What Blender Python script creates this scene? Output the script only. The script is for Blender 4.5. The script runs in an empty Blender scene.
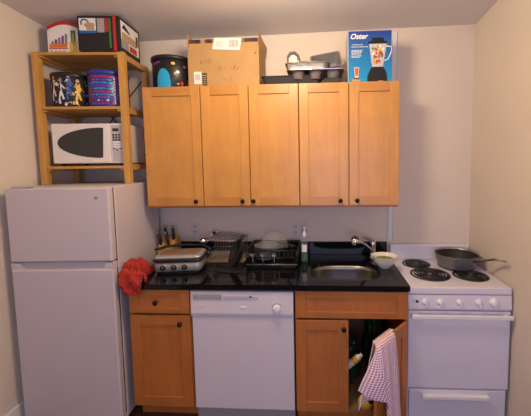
import bpy, bmesh, math, random
from mathutils import Matrix, Vector, noise
random.seed(7)
SC = bpy.context.scene
COL = SC.collection
PI = math.pi
cos, sin = math.cos, math.sin

# ------------------------------------------------------------------ materials
def new_mat(name):
    m = bpy.data.materials.new(name); m.use_nodes = True
    nt = m.node_tree
    return m, nt, nt.nodes['Principled BSDF']

def plain(name, col, rough=0.5, metal=0.0, vary=0.0, scale=8.0, bump=0.0, bscale=60.0, spec=None, coat=0.0, trans=0.0, ior=1.45):
    m, nt, b = new_mat(name)
    b.inputs['Base Color'].default_value = (*col, 1)
    b.inputs['Roughness'].default_value = rough
    b.inputs['Metallic'].default_value = metal
    b.inputs['Coat Weight'].default_value = coat
    b.inputs['Transmission Weight'].default_value = trans
    b.inputs['IOR'].default_value = ior
    if spec is not None: b.inputs['Specular IOR Level'].default_value = spec
    tc = nt.nodes.new('ShaderNodeTexCoord')
    if vary > 0:
        n = nt.nodes.new('ShaderNodeTexNoise'); n.inputs['Scale'].default_value = scale; n.inputs['Detail'].default_value = 5
        nt.links.new(tc.outputs['Object'], n.inputs['Vector'])
        r = nt.nodes.new('ShaderNodeValToRGB')
        r.color_ramp.elements[0].position = 0.3; r.color_ramp.elements[1].position = 0.7
        r.color_ramp.elements[0].color = (*[c * (1 - vary) for c in col], 1)
        r.color_ramp.elements[1].color = (*[min(1, c * (1 + vary)) for c in col], 1)
        nt.links.new(n.outputs['Fac'], r.inputs['Fac']); nt.links.new(r.outputs['Color'], b.inputs['Base Color'])
    if bump > 0:
        n = nt.nodes.new('ShaderNodeTexNoise'); n.inputs['Scale'].default_value = bscale; n.inputs['Detail'].default_value = 4
        nt.links.new(tc.outputs['Object'], n.inputs['Vector'])
        bp = nt.nodes.new('ShaderNodeBump'); bp.inputs['Strength'].default_value = bump; bp.inputs['Distance'].default_value = 0.01
        nt.links.new(n.outputs['Fac'], bp.inputs['Height']); nt.links.new(bp.outputs['Normal'], b.inputs['Normal'])
    return m

def wood(name, c1, c2, stretch=(14, 14, 1.2), rough=0.38, blotch=0.12, coat=0.15):
    m, nt, b = new_mat(name)
    tc = nt.nodes.new('ShaderNodeTexCoord'); mp = nt.nodes.new('ShaderNodeMapping')
    mp.inputs['Scale'].default_value = stretch
    nt.links.new(tc.outputs['Object'], mp.inputs['Vector'])
    n = nt.nodes.new('ShaderNodeTexNoise'); n.inputs['Scale'].default_value = 3.2; n.inputs['Detail'].default_value = 7; n.inputs['Distortion'].default_value = 0.6
    nt.links.new(mp.outputs['Vector'], n.inputs['Vector'])
    r = nt.nodes.new('ShaderNodeValToRGB')
    r.color_ramp.elements[0].position = 0.32; r.color_ramp.elements[1].position = 0.72
    r.color_ramp.elements[0].color = (*c2, 1); r.color_ramp.elements[1].color = (*c1, 1)
    nt.links.new(n.outputs['Fac'], r.inputs['Fac'])
    n2 = nt.nodes.new('ShaderNodeTexNoise'); n2.inputs['Scale'].default_value = 5; n2.inputs['Detail'].default_value = 4
    nt.links.new(tc.outputs['Object'], n2.inputs['Vector'])
    r2 = nt.nodes.new('ShaderNodeValToRGB')
    r2.color_ramp.elements[0].color = (1 - blotch, 1 - blotch, 1 - blotch, 1); r2.color_ramp.elements[1].color = (1, 1, 1, 1)
    r2.color_ramp.elements[0].position = 0.3; r2.color_ramp.elements[1].position = 0.65
    nt.links.new(n2.outputs['Fac'], r2.inputs['Fac'])
    mx = nt.nodes.new('ShaderNodeMixRGB'); mx.blend_type = 'MULTIPLY'; mx.inputs['Fac'].default_value = 1
    nt.links.new(r.outputs['Color'], mx.inputs['Color1']); nt.links.new(r2.outputs['Color'], mx.inputs['Color2'])
    nt.links.new(mx.outputs['Color'], b.inputs['Base Color'])
    b.inputs['Roughness'].default_value = rough; b.inputs['Coat Weight'].default_value = coat; b.inputs['Coat Roughness'].default_value = 0.3
    return m

M = {}
M['wall'] = plain('wall_paint', (0.72, 0.63, 0.53), 0.75, vary=0.02, scale=3, bump=0.06, bscale=90)
M['ceiling'] = plain('ceiling_paint', (0.70, 0.655, 0.64), 0.85, vary=0.02, scale=3, bump=0.08, bscale=70)
M['trim'] = plain('trim_white', (0.74, 0.73, 0.74), 0.45)
M['trimline'] = plain('raceway_plastic', (0.62, 0.60, 0.62), 0.45)
M['plate'] = plain('outlet_plate', (0.66, 0.60, 0.54), 0.5)
M['floor'] = wood('dark_floorboards', (0.13, 0.05, 0.028), (0.06, 0.022, 0.013), (2, 18, 2), 0.35)
M['maple'] = wood('maple_cabinet', (0.62, 0.30, 0.072), (0.56, 0.26, 0.058), (9, 9, 1.2), 0.38, 0.14)
M['mapleh'] = wood('maple_rail', (0.58, 0.265, 0.062), (0.50, 0.215, 0.048), (1.2, 9, 9), 0.38, 0.14)
M['maple2'] = wood('maple_cabinet_shaded', (0.54, 0.182, 0.040), (0.46, 0.148, 0.031), (9, 9, 1.2), 0.38, 0.16)  # same maple as above, shade painted into this and the rail below
M['mapleshadeh'] = wood('maple_rail_shaded', (0.50, 0.178, 0.04), (0.42, 0.14, 0.030), (1.2, 9, 9), 0.38, 0.16)
M['pine'] = wood('pine_upright', (0.66, 0.36, 0.095), (0.54, 0.27, 0.06), (12, 12, 1.2), 0.5, 0.10, 0.05)
M['pineh'] = wood('pine_board', (0.62, 0.33, 0.09), (0.50, 0.25, 0.055), (1.2, 12, 12), 0.5, 0.10, 0.05)
M['granite'] = plain('black_granite', (0.005, 0.005, 0.006), 0.09, vary=0.5, scale=220, spec=0.42)
M['white'] = plain('white_enamel', (0.70, 0.65, 0.69), 0.28, vary=0.012, scale=3, coat=0.2)
M['fridge'] = plain('fridge_enamel', (0.59, 0.53, 0.55), 0.42, vary=0.015, scale=3, bump=0.03, bscale=300)
M['stove'] = plain('stove_enamel', (0.71, 0.68, 0.76), 0.25, vary=0.01, scale=4, coat=0.25)
M['grey'] = plain('grey_plastic', (0.33, 0.31, 0.32), 0.5)
M['lightgrey'] = plain('light_grey_plastic', (0.50, 0.48, 0.50), 0.45)
M['gap'] = plain('dark_gap', (0.03, 0.028, 0.028), 0.7)
M['black'] = plain('black_plastic', (0.012, 0.012, 0.013), 0.35, vary=0.1)
M['blackm'] = plain('black_matte', (0.016, 0.015, 0.016), 0.6, vary=0.1)
M['knobm'] = plain('bronze_knob', (0.018, 0.012, 0.010), 0.3, metal=0.6)
M['steel'] = plain('brushed_steel', (0.42, 0.40, 0.38), 0.30, metal=1.0, vary=0.06, scale=20)
M['satin'] = plain('satin_silver_plastic', (0.42, 0.40, 0.38), 0.35, metal=0.35)
M['chrome'] = plain('chrome', (0.75, 0.75, 0.77), 0.10, metal=1.0)
M['gunmetal'] = plain('dark_steel', (0.27, 0.26, 0.255), 0.38, metal=0.4, vary=0.1)
M['foil'] = plain('aluminium_foil', (0.42, 0.40, 0.37), 0.5, metal=0.75, bump=0.6, bscale=45)
M['mwhite'] = plain('warm_white_plastic', (0.78, 0.73, 0.69), 0.35)
M['ventgrey'] = plain('vent_grey', (0.36, 0.33, 0.34), 0.5)
M['sinksteel'] = plain('sink_steel', (0.26, 0.245, 0.23), 0.33, metal=1.0, vary=0.08, scale=20)
M['glass'] = plain('clear_glass', (0.97, 0.98, 0.97), 0.02, trans=1.0, ior=1.25)
_g = M['glass'].node_tree.nodes['Principled BSDF']; _g.inputs['Transmission Weight'].default_value = 0; _g.inputs['IOR'].default_value = 1.45; _g.inputs['Alpha'].default_value = 0.10; _g.inputs['Base Color'].default_value = (.6, .62, .58, 1); _g.inputs['Roughness'].default_value = 0.08
M['smoke'] = plain('smoked_door_glass', (0.035, 0.036, 0.036), 0.16, vary=0.15, scale=60)
M['card'] = plain('corrugated_cardboard', (0.44, 0.265, 0.105), 0.8, vary=0.06, scale=9, bump=0.05)
M['card2'] = plain('cardboard_inside', (0.42, 0.25, 0.11), 0.85, vary=0.06)
M['paper'] = plain('white_paper', (0.80, 0.78, 0.74), 0.6)
M['redink'] = plain('red_marker', (0.55, 0.10, 0.03), 0.7)
M['redprint'] = plain('red_print', (0.50, 0.022, 0.02), 0.45)
M['orange'] = plain('orange_print', (0.75, 0.20, 0.03), 0.45)
M['yellow'] = plain('yellow_print', (0.80, 0.50, 0.05), 0.45)
M['bluep'] = plain('blue_print', (0.02, 0.13, 0.50), 0.35)
M['cyan'] = plain('cyan_print', (0.02, 0.36, 0.66), 0.35)
M['deepblue'] = plain('deep_blue_print', (0.035, 0.04, 0.28), 0.3)
M['purple'] = plain('purple_print', (0.22, 0.04, 0.30), 0.35)
M['greenp'] = plain('green_print', (0.05, 0.20, 0.06), 0.45)
M['tan'] = plain('tan_print', (0.48, 0.31, 0.15), 0.4)
M['whitep'] = plain('white_print', (0.80, 0.79, 0.78), 0.4)
M['brown'] = plain('lid_reflection_brown', (0.25, 0.145, 0.085), 0.35, vary=0.08)  # painted reflection of the griddle lid, reused on the packed goods
M['redcloth'] = plain('red_terry', (0.40, 0.028, 0.018), 0.9, vary=0.15, scale=30, bump=0.5, bscale=220)
M['greenbag'] = plain('green_plastic_bag', (0.006, 0.045, 0.022), 0.3, vary=0.4, scale=12)
M['greenliq'] = plain('green_soap', (0.01, 0.11, 0.035), 0.15, trans=0.25)
M['porcelain'] = plain('cream_ceramic', (0.80, 0.76, 0.66), 0.15, coat=0.3)
M['food'] = plain('green_food', (0.20, 0.24, 0.03), 0.7, vary=0.4, scale=60, bump=0.5)
M['coil'] = plain('burner_coil', (0.02, 0.018, 0.018), 0.4, metal=0.3)
M['drip'] = plain('drip_bowl', (0.018, 0.017, 0.017), 0.35)
M['contents'] = plain('dark_packed_items', (0.07, 0.03, 0.035), 0.6, vary=0.8, scale=40)
M['bag_inner'] = plain('cabinet_interior', (0.30, 0.16, 0.075), 0.7)
M['emit'] = None
m, nt, b = new_mat('lamp_glass')
b.inputs['Base Color'].default_value = (1, .9, .75, 1)
b.inputs['Emission Color'].default_value = (1, .78, .5, 1); b.inputs['Emission Strength'].default_value = 6
M['emit'] = m

# blue carton front: a printed design that goes from deep blue at its top to cyan at its foot
m, nt, b = new_mat('blue_carton_print')
tc = nt.nodes.new('ShaderNodeTexCoord'); sp = nt.nodes.new('ShaderNodeSeparateXYZ'); r = nt.nodes.new('ShaderNodeValToRGB')
nt.links.new(tc.outputs['Generated'], sp.inputs[0]); nt.links.new(sp.outputs['Z'], r.inputs['Fac'])
r.color_ramp.elements[0].color = (0.01, 0.30, 0.58, 1); r.color_ramp.elements[1].color = (0.012, 0.05, 0.30, 1)
nt.links.new(r.outputs['Color'], b.inputs['Base Color']); b.inputs['Roughness'].default_value = 0.3
M['cartonblue'] = m

# gingham cloth, from the sheet's own UV in metres
m, nt, b = new_mat('red_gingham')
uv = nt.nodes.new('ShaderNodeUVMap'); sp = nt.nodes.new('ShaderNodeSeparateXYZ'); nt.links.new(uv.outputs['UV'], sp.inputs[0])
def stripe(sock):
    a = nt.nodes.new('ShaderNodeMath'); a.operation = 'MULTIPLY'; a.inputs[1].default_value = 1 / 0.0130
    f = nt.nodes.new('ShaderNodeMath'); f.operation = 'FRACT'
    g = nt.nodes.new('ShaderNodeMath'); g.operation = 'GREATER_THAN'; g.inputs[1].default_value = 0.45
    nt.links.new(sock, a.inputs[0]); nt.links.new(a.outputs[0], f.inputs[0]); nt.links.new(f.outputs[0], g.inputs[0])
    return g.outputs[0]
s1, s2 = stripe(sp.outputs['X']), stripe(sp.outputs['Y'])
ad = nt.nodes.new('ShaderNodeMath'); ad.operation = 'ADD'; nt.links.new(s1, ad.inputs[0]); nt.links.new(s2, ad.inputs[1])
mu = nt.nodes.new('ShaderNodeMath'); mu.operation = 'MULTIPLY'; mu.inputs[1].default_value = 0.5; nt.links.new(ad.outputs[0], mu.inputs[0])
r = nt.nodes.new('ShaderNodeValToRGB'); r.color_ramp.interpolation = 'CONSTANT'
r.color_ramp.elements[0].color = (0.86, 0.80, 0.84, 1); r.color_ramp.elements[0].position = 0
r.color_ramp.elements[1].color = (0.40, 0.035, 0.08, 1); r.color_ramp.elements[1].position = 0.9
e = r.color_ramp.elements.new(0.4); e.color = (0.86, 0.70, 0.77, 1)
nt.links.new(mu.outputs[0], r.inputs['Fac']); nt.links.new(r.outputs['Color'], b.inputs['Base Color'])
b.inputs['Roughness'].default_value = 0.9
M['gingham'] = m

# ------------------------------------------------------------------ geometry builder
class G:
    def __init__(s, T=None):
        s.bm = bmesh.new(); s.mats = []; s.T = T; s.uv = None
    def mi(s, mat):
        if mat not in s.mats: s.mats.append(mat)
        return s.mats.index(mat)
    def absorb(s, b2, mat, smooth=False):
        i = s.mi(mat); mp = {}
        for v in b2.verts: mp[v] = s.bm.verts.new(s.T @ v.co if s.T else v.co)
        for f in b2.faces:
            try:
                nf = s.bm.faces.new([mp[v] for v in f.verts]); nf.material_index = i; nf.smooth = smooth or f.smooth
            except ValueError: pass
        b2.free()
    def box(s, x0, x1, y0, y1, z0, z1, mat, bev=0.0, seg=2):
        b = bmesh.new(); bmesh.ops.create_cube(b, size=1)
        for v in b.verts:
            v.co = Vector(((x0 + x1) / 2 + v.co.x * (x1 - x0), (y0 + y1) / 2 + v.co.y * (y1 - y0), (z0 + z1) / 2 + v.co.z * (z1 - z0)))
        if bev > 0:
            bmesh.ops.bevel(b, geom=b.edges[:], offset=bev, segments=seg, affect='EDGES', profile=0.5)
        s.absorb(b, mat); return s
    def poly(s, pts, d, mat):
        """pts: closed 3D outline; d: extrusion vector"""
        b = bmesh.new(); d = Vector(d); A = [b.verts.new(p) for p in pts]; B = [b.verts.new(Vector(p) + d) for p in pts]
        b.faces.new(A[::-1]); b.faces.new(B); n = len(A)
        for i in range(n): b.faces.new([A[i], A[(i + 1) % n], B[(i + 1) % n], B[i]])
        bmesh.ops.recalc_face_normals(b, faces=b.faces[:])
        s.absorb(b, mat); return s
    def lathe(s, prof, c, mat, axis='Z', n=32, a0=0, a1=2 * PI, smooth=True, sx=1, sy=1):
        """prof: list of (r, h) along the axis"""
        b = bmesh.new(); full = abs(a1 - a0 - 2 * PI) < 1e-6; rings = []; m_ = n if full else n + 1
        for (r, h) in prof:
            ring = []
            if r < 1e-6:
                v = b.verts.new(s._ax(0, 0, h, c, axis)); ring = [v] * m_
            else:
                for i in range(m_):
                    a = a0 + (a1 - a0) * i / n
                    ring.append(b.verts.new(s._ax(r * cos(a) * sx, r * sin(a) * sy, h, c, axis)))
            rings.append(ring)
        for k in range(len(rings) - 1):
            for i in range(n):
                j = (i + 1) % m_
                q = []
                for v in (rings[k][i], rings[k][j], rings[k + 1][j], rings[k + 1][i]):
                    if v not in q: q.append(v)
                if len(q) > 2:
                    try: b.faces.new(q)
                    except ValueError: pass
        bmesh.ops.recalc_face_normals(b, faces=b.faces[:])
        for f in b.faces: f.smooth = smooth
        s.absorb(b, mat, smooth); return s
    def _ax(s, x, y, h, c, axis):
        if axis == 'Z': return Vector((c[0] + x, c[1] + y, c[2] + h))
        if axis == 'Y': return Vector((c[0] + x, c[1] - h, c[2] + y))   # towards the viewer
        return Vector((c[0] + h, c[1] + x, c[2] + y))
    def tube(s, pts, r, mat, n=8, close=False, cap=True):
        b = bmesh.new(); P = [Vector(p) for p in pts]; rings = []; N = len(P)
        up = None
        for i, p in enumerate(P):
            if close: t = P[(i + 1) % N] - P[i - 1]
            else: t = (P[min(i + 1, N - 1)] - P[max(i - 1, 0)])
            t.normalize()
            if up is None:
                up = Vector((0, 0, 1)) if abs(t.z) < 0.9 else Vector((1, 0, 0))
            a = t.cross(up).normalized(); up = a.cross(t).normalized()
            rr = r[i] if isinstance(r, (list, tuple)) else r
            rings.append([b.verts.new(p + (a * cos(2 * PI * k / n) + up * sin(2 * PI * k / n)) * rr) for k in range(n)])
        for i in range(N if close else N - 1):
            A, B = rings[i], rings[(i + 1) % N]
            for k in range(n): b.faces.new([A[k], A[(k + 1) % n], B[(k + 1) % n], B[k]])
        if cap and not close: b.faces.new(rings[0][::-1]); b.faces.new(rings[-1])
        bmesh.ops.recalc_face_normals(b, faces=b.faces[:])
        s.absorb(b, mat, True); return s
    def loft(s, rings, mat, cap0=False, cap1=False, smooth=True, close=True):
        b = bmesh.new(); R = [[b.verts.new(p) for p in ring] for ring in rings]; n = len(R[0])
        for k in range(len(R) - 1):
            for i in range(n if close else n - 1):
                j = (i + 1) % n; b.faces.new([R[k][i], R[k][j], R[k + 1][j], R[k + 1][i]])
        if cap0: b.faces.new(R[0][::-1])
        if cap1: b.faces.new(R[-1])
        bmesh.ops.recalc_face_normals(b, faces=b.faces[:])
        s.absorb(b, mat, smooth); return s
    def text(s, txt, size, place, mat, ext=0.0006, shear=0.0, bold=0.0, align='LEFT'):
        """place: Matrix mapping text plane to world; letters stand proud of it"""
        cu = bpy.data.curves.new('t', 'FONT'); cu.body = txt; cu.size = size; cu.shear = shear; cu.offset = bold; cu.extrude = ext
        cu.align_x = align; cu.resolution_u = 3
        o = bpy.data.objects.new('t', cu); COL.objects.link(o)
        bpy.context.view_layer.update()
        me = bpy.data.meshes.new_from_object(o.evaluated_get(bpy.context.evaluated_depsgraph_get()))
        b = bmesh.new(); b.from_mesh(me)
        for v in b.verts: v.co = place @ v.co
        s.absorb(b, mat)
        bpy.data.objects.remove(o); bpy.data.curves.remove(cu); bpy.data.meshes.remove(me); return s
    def build(s, name, parent=None, base=(0, 0, 0), solid=0.0, frame=None, label=None, smooth_angle=None):
        if parent is not None and 'base' in parent: base = tuple(parent['base'])
        b = Vector(base)
        for v in s.bm.verts: v.co -= b
        me = bpy.data.meshes.new(name); s.bm.to_mesh(me); s.bm.free()
        for m_ in s.mats: me.materials.append(m_)
        o = bpy.data.objects.new(name, me); COL.objects.link(o)
        if parent is not None:
            o.parent = parent; BASE[o.name] = base
        else:
            o.location = (frame @ b) if frame else b
            if frame: o.rotation_euler = frame.to_euler()
        if label: o['label'] = label
        if solid: md = o.modifiers.new('thick', 'SOLIDIFY'); md.thickness = solid; md.offset = 0
        return o
BASE = {}
def sub(g, name, part, label=None):
    """a sub-part: same local frame as its part"""
    b = Vector(BASE[part.name])
    for v in g.bm.verts: v.co -= b
    me = bpy.data.meshes.new(name); g.bm.to_mesh(me); g.bm.free()
    for m_ in g.mats: me.materials.append(m_)
    o = bpy.data.objects.new(name, me); COL.objects.link(o); o.parent = part
    if label: o['label'] = label
    return o
ROOTS = []
def thing(name, label, cat, base, frame=None, group=None):
    o = bpy.data.objects.new(name, None); COL.objects.link(o); o.empty_display_size = 0.05
    b = Vector(base); o.location = (frame @ b) if frame else b
    if frame: o.rotation_euler = frame.to_euler()
    o['label'] = label; o['category'] = cat
    if group: o['group'] = group
    o['base'] = list(base); ROOTS.append(o)
    return o
def tag(o, label, cat, group=None, kind=None):
    o['label'] = label; o['category'] = cat
    if group: o['group'] = group
    if kind: o['kind'] = kind
    return o
def struct(o): o['kind'] = 'structure'; return o
def frame_at(x, y, t): return Matrix.Translation((x, y, 0)) @ Matrix.Rotation(t, 4, 'Z')
FRONT = lambda x, y, z: Matrix(((1, 0, 0, x), (0, 0, -1, y), (0, 1, 0, z), (0, 0, 0, 1)))   # text plane facing -Y

# ------------------------------------------------------------------ the room
XL, XR, YF = -0.717, 2.338, -3.7
def H(x, y): return 2.598 + 0.0165 * x - 0.0687 * y
def slab(name, v, mat):
    g = G(); b = bmesh.new(); V = [b.verts.new(p) for p in v]
    for f in ((0, 1, 2, 3), (4, 5, 6, 7), (0, 1, 5, 4), (1, 2, 6, 5), (2, 3, 7, 6), (3, 0, 4, 7)): b.faces.new([V[i] for i in f])
    bmesh.ops.recalc_face_normals(b, faces=b.faces[:]); g.absorb(b, mat)
    return struct(g.build(name))
T = 0.1
slab('floor', [(XL, YF, -T), (XR, YF, -T), (XR, 0, -T), (XL, 0, -T), (XL, YF, 0), (XR, YF, 0), (XR, 0, 0), (XL, 0, 0)], M['floor'])
cs = [(XL - T, YF - T), (XR + T, YF - T), (XR + T, T), (XL - T, T)]
slab('ceiling', [(x, y, H(x, y)) for x, y in cs] + [(x, y, H(x, y) + T) for x, y in cs], M['ceiling'])
def wallslab(name, x0, x1, y0, y1, z0=-T, z1=None):
    c = [(x0, y0), (x1, y0), (x1, y1), (x0, y1)]
    return slab(name, [(x, y, z0) for x, y in c] + [(x, y, H(x, y) if z1 is None else z1) for x, y in c], M['wall'])
wallslab('wall_back', XL - T, XR + T, 0, T)
wallslab('wall_left', XL - T, XL, YF, 0)
wallslab('wall_right', XR, XR + T, YF, 0)
# wall behind the camera, with a window opening
WX0, WX1, WZ0, WZ1 = 0.75, 2.15, 0.75, 2.15
g = G()
for (a, b_, c, d) in ((XL - T, WX0, -T, 2.2), (WX1, XR + T, -T, 2.2), (WX0, WX1, -T, WZ0), (XL - T, XR + T, 2.2, 2.84)):
    g.box(a, b_, YF - T, YF, c, d if d != 2.2 else 2.2, M['wall'])
g.box(WX0, WX1, YF - T, YF, WZ1, 2.2, M['wall'])
struct(g.build('wall_front'))
g = G()
for (a, b_, c, d) in ((WX0, WX0 + .05, WZ0, WZ1), (WX1 - .05, WX1, WZ0, WZ1), (WX0, WX1, WZ0, WZ0 + .05), (WX0, WX1, WZ1 - .05, WZ1), (WX0, WX1, (WZ0 + WZ1) / 2 - .02, (WZ0 + WZ1) / 2 + .02)):
    g.box(a, b_, YF - .07, YF - .02, c, d, M['trim'])
struct(g.build('window_1'))
g = G(); g.box(XL, XL + .016, -3.69, -0.05, 0, 0.148, M['trim'], .004); struct(g.build('baseboard_left'))
# vertical raceway strip on the back wall beside the stove
g = G(); g.poly([(1.738, 0, 2.60), (1.772, 0, 2.60), (1.748, 0, 1.02), (1.714, 0, 1.02)], (0, -.010, 0), M['trim'])
g.poly([(1.772, 0, 2.60), (1.7755, 0, 2.60), (1.7515, 0, 1.02), (1.748, 0, 1.02)], (0, -.007, 0), M['grey'])
struct(g.build('trim_1'))

# ------------------------------------------------------------------ cabinets
def shaker(g, x0, x1, z0, z1, yb, yf, st=0.062, rl=0.062, mv=None, mh=None, rec=0.008):
    """frame-and-panel door between yb (back) and yf (front)"""
    mv = mv or M['maple']; mh = mh or M['mapleh']
    g.box(x0, x0 + st, yf, yb, z0, z1, mv, .002); g.box(x1 - st, x1, yf, yb, z0, z1, mv, .002)
    g.box(x0 + st, x1 - st, yf, yb, z0, z0 + rl, mh, .0015); g.box(x0 + st, x1 - st, yf, yb, z1 - rl, z1, mh, .0015)
    g.box(x0 + st - .004, x1 - st + .004, yf + rec, yb - .003, z0 + rl - .004, z1 - rl + .004, mv)
def knob(x, z, yf):
    g = G(); g.lathe([(0.0, 0.0), (.007, 0), (.006, .010), (.013, .016), (.0155, .022), (.013, .028), (0, .030)], (x, yf, z), M['knobm'], 'Y', 16)
    return g
def wall_cab(x0, x1, splits, knobs, label):
    z0, z1 = 1.334, 2.165; t = thing('wall_cabinet', label, 'cabinet', ((x0 + x1) / 2, -.15, z0))
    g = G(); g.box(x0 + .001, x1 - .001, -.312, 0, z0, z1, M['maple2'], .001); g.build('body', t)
    e = [x0] + splits + [x1]
    for i in range(len(e) - 1):
        g = G(); shaker(g, e[i] + .003, e[i + 1] - .003, z0 + .014, z1 - .001, -.3125, -.333)
        d = g.build('door', t); sub(knob(knobs[i], 1.382, -.333), 'knob', d)
    return t
wall_cab(-.018, .385, [], [.337], 'narrow single-door maple wall cabinet, the one nearest the refrigerator')
wall_cab(.3855, 1.0525, [.7155], [.662, .737], 'two-door maple wall cabinet in the middle, under the cardboard box')
wall_cab(1.053, 1.719, [1.386], [1.328, 1.440], 'two-door maple wall cabinet under the blue blender carton and muffin tin')

def carcass(g, x0, x1, mat, ytoe=-.55):
    t = .018; z1 = .878
    g.box(x0, x0 + t, -.612, -.002, .10, z1, mat); g.box(x1 - t, x1, -.612, -.002, .10, z1, mat)
    g.box(x0 + t, x1 - t, -.612, -.002, .10, .10 + t, M['bag_inner']); g.box(x0 + t, x1 - t, -.014, -.002, .10 + t, z1, M['bag_inner'])
    g.box(x0 + t, x1 - t, -.612, -.592, z1 - .03, z1, mat)
t = thing('base_cabinet', 'maple base cabinet with one drawer and one door, beside the refrigerator', 'cabinet', (.19, -.3, 0))
g = G(); carcass(g, 0, .388, M['maple2']); g.box(.018, .370, -.590, -.572, .695, .735, M['mapleshadeh']); g.build('body', t)
g = G(); g.box(0.001, .387, -.55, -.53, 0, .10, M['mapleshadeh']); g.build('toe_kick', t)
g = G(); shaker(g, .003, .384, .722, .871, -.6125, -.632, .055, .034, M['maple2'], M['mapleshadeh']); d = g.build('drawer', t); sub(knob(.180, .797, -.632), 'knob', d)
g = G(); shaker(g, .003, .384, .112, .708, -.6125, -.632, .062, .062, M['maple2'], M['mapleshadeh']); d = g.build('door', t); sub(knob(.327, .661, -.632), 'knob', d)

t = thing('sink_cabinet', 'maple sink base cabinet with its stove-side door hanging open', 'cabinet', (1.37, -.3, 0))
g = G(); carcass(g, 1.035, 1.712, M['maple2']); g.box(1.053, 1.694, -.590, -.572, .685, .715, M['mapleshadeh']); g.build('body', t)
g = G(); g.box(1.036, 1.711, -.55, -.53, 0, .10, M['mapleshadeh']); g.build('toe_kick', t)
g = G(); shaker(g, 1.039, 1.708, .705, .871, -.6125, -.632, .062, .040, M['maple2'], M['mapleshadeh']); g.build('false_drawer_front', t)
g = G(); shaker(g, 1.039, 1.357, .106, .692, -.6125, -.632, .062, .062, M['maple2'], M['mapleshadeh']); d = g.build('door', t); sub(knob(1.328, .645, -.632), 'knob', d)
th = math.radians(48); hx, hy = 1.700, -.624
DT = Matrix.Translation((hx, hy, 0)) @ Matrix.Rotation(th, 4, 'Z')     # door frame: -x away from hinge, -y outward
g = G(DT); shaker(g, -.336, -.001, .106, .688, .0095, -.0095, .062, .062, M['maple2'], M['mapleshadeh']); d = g.build('door', t, label='open door')
kg = G(DT); kg.lathe([(0, 0), (.007, 0), (.006, .010), (.013, .016), (.0155, .022), (.013, .028), (0, .030)], (-.305, -.0095, .30), M['knobm'], 'Y', 16)
kg.bm.free()

# ------------------------------------------------------------------ countertop with sink cut-out
def superell(cx, cy, a, b, n, N, z, flat=0):
    out = []
    for i in range(N):
        t_ = 2 * PI * i / N; c, s_ = cos(t_), sin(t_)
        out.append(Vector((cx + a * math.copysign(abs(c) ** (2 / n), c), cy + b * math.copysign(abs(s_) ** (2 / n), s_), z)))
    return out
SX, SY, SA, SB = 1.352, -.375, .232, .188
t = thing('countertop', 'black polished granite countertop running from refrigerator to stove', 'countertop', (.84, -.32, .88))
g = G(); b = bmesh.new()
cx0, cx1, cy0, cy1, cz0, cz1 = -.036, 1.714, -.645, -.001, .880, .913
def loopedges(vs): return [b.edges.new((vs[i], vs[(i + 1) % len(vs)])) for i in range(len(vs))]
for z in (cz1, cz0):
    o_ = [b.verts.new((x, y, z)) for x, y in ((cx0, cy0), (cx1, cy0), (cx1, cy1), (cx0, cy1))]
    i_ = [b.verts.new(p) for p in superell(SX, SY, SA, SB, 3.0, 48, z)]
    bmesh.ops.triangle_fill(b, edges=loopedges(o_) + loopedges(i_), use_beauty=True)
    if z == cz1: top = (o_, i_)
    else:
        for A, B in ((top[0], o_), (top[1], i_)):
            for k in range(len(A)): b.faces.new([A[k], A[(k + 1) % len(A)], B[(k + 1) % len(B)], B[k]])
bmesh.ops.recalc_face_normals(b, faces=b.faces[:]); g.absorb(b, M['granite']); g.build('slab', t)
g = G(); g.box(cx0, 1.706, -.022, -.001, .9135, 1.015, M['granite'], .002); g.build('backsplash', t)

t = thing('kitchen_sink', 'stainless steel undermount sink basin set in the black countertop', 'sink', (SX, SY, .73))
g = G(); rings = [superell(SX, SY, SA + .012, SB + .012, 3.0, 48, .8795), superell(SX, SY, SA + .001, SB + .001, 3.0, 48, .8795)]
for z, k in ((.85, -.001), (.76, -.012), (.735, -.03), (.728, -.07)): rings.append(superell(SX, SY, SA + k, SB + k, 3.0, 48, z))
rings.append(superell(SX, SY, .03, .03, 2, 48, .722)); g.loft(rings, M['sinksteel'], cap1=True); o = g.build('basin', t, solid=.0015)
g = G(); g.lathe([(0, .002), (.025, .002), (.038, .006), (.042, .004), (.042, 0)], (SX, SY, .7225), M['chrome']); g.build('drain', t)

t = thing('kitchen_faucet', 'chrome kitchen faucet with raised spout and dark lever behind the sink', 'faucet', (1.585, -.10, .913))
g = G(); g.lathe([(0, 0), (.030, 0), (.030, .006), (.023, .012), (.021, .09), (.023, .115), (.019, .128), (0, .132)], (1.585, -.10, .913), M['chrome'], n=24); g.build('body', t)
g = G(); g.tube([(1.578, -.112, .965), (1.555, -.15, .995), (1.51, -.22, 1.045), (1.462, -.285, 1.082), (1.44, -.312, 1.098)], [.013, .0125, .012, .0125, .014], M['chrome'], 12)
sp_ = g.build('spout', t)
g = G(); g.tube([(1.44, -.312, 1.100), (1.425, -.335, 1.103), (1.417, -.35, 1.094)], [.015, .024, .0235], M['chrome'], 16)
g.tube([(1.417, -.350, 1.094), (1.4155, -.3525, 1.0925)], [.017, .016], M['lightgrey'], 16)
g.tube([(1.446, -.30, 1.108), (1.425, -.325, 1.124), (1.402, -.335, 1.116)], [.012, .012, .008], M['black'], 10); sub(g, 'spray_head', sp_)
g = G(); g.tube([(1.585, -.10, 1.040), (1.565, -.105, 1.052), (1.535, -.115, 1.068), (1.508, -.125, 1.070)], [.015, .011, .009, .007], M['gunmetal'], 10); g.build('lever', t)

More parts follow.
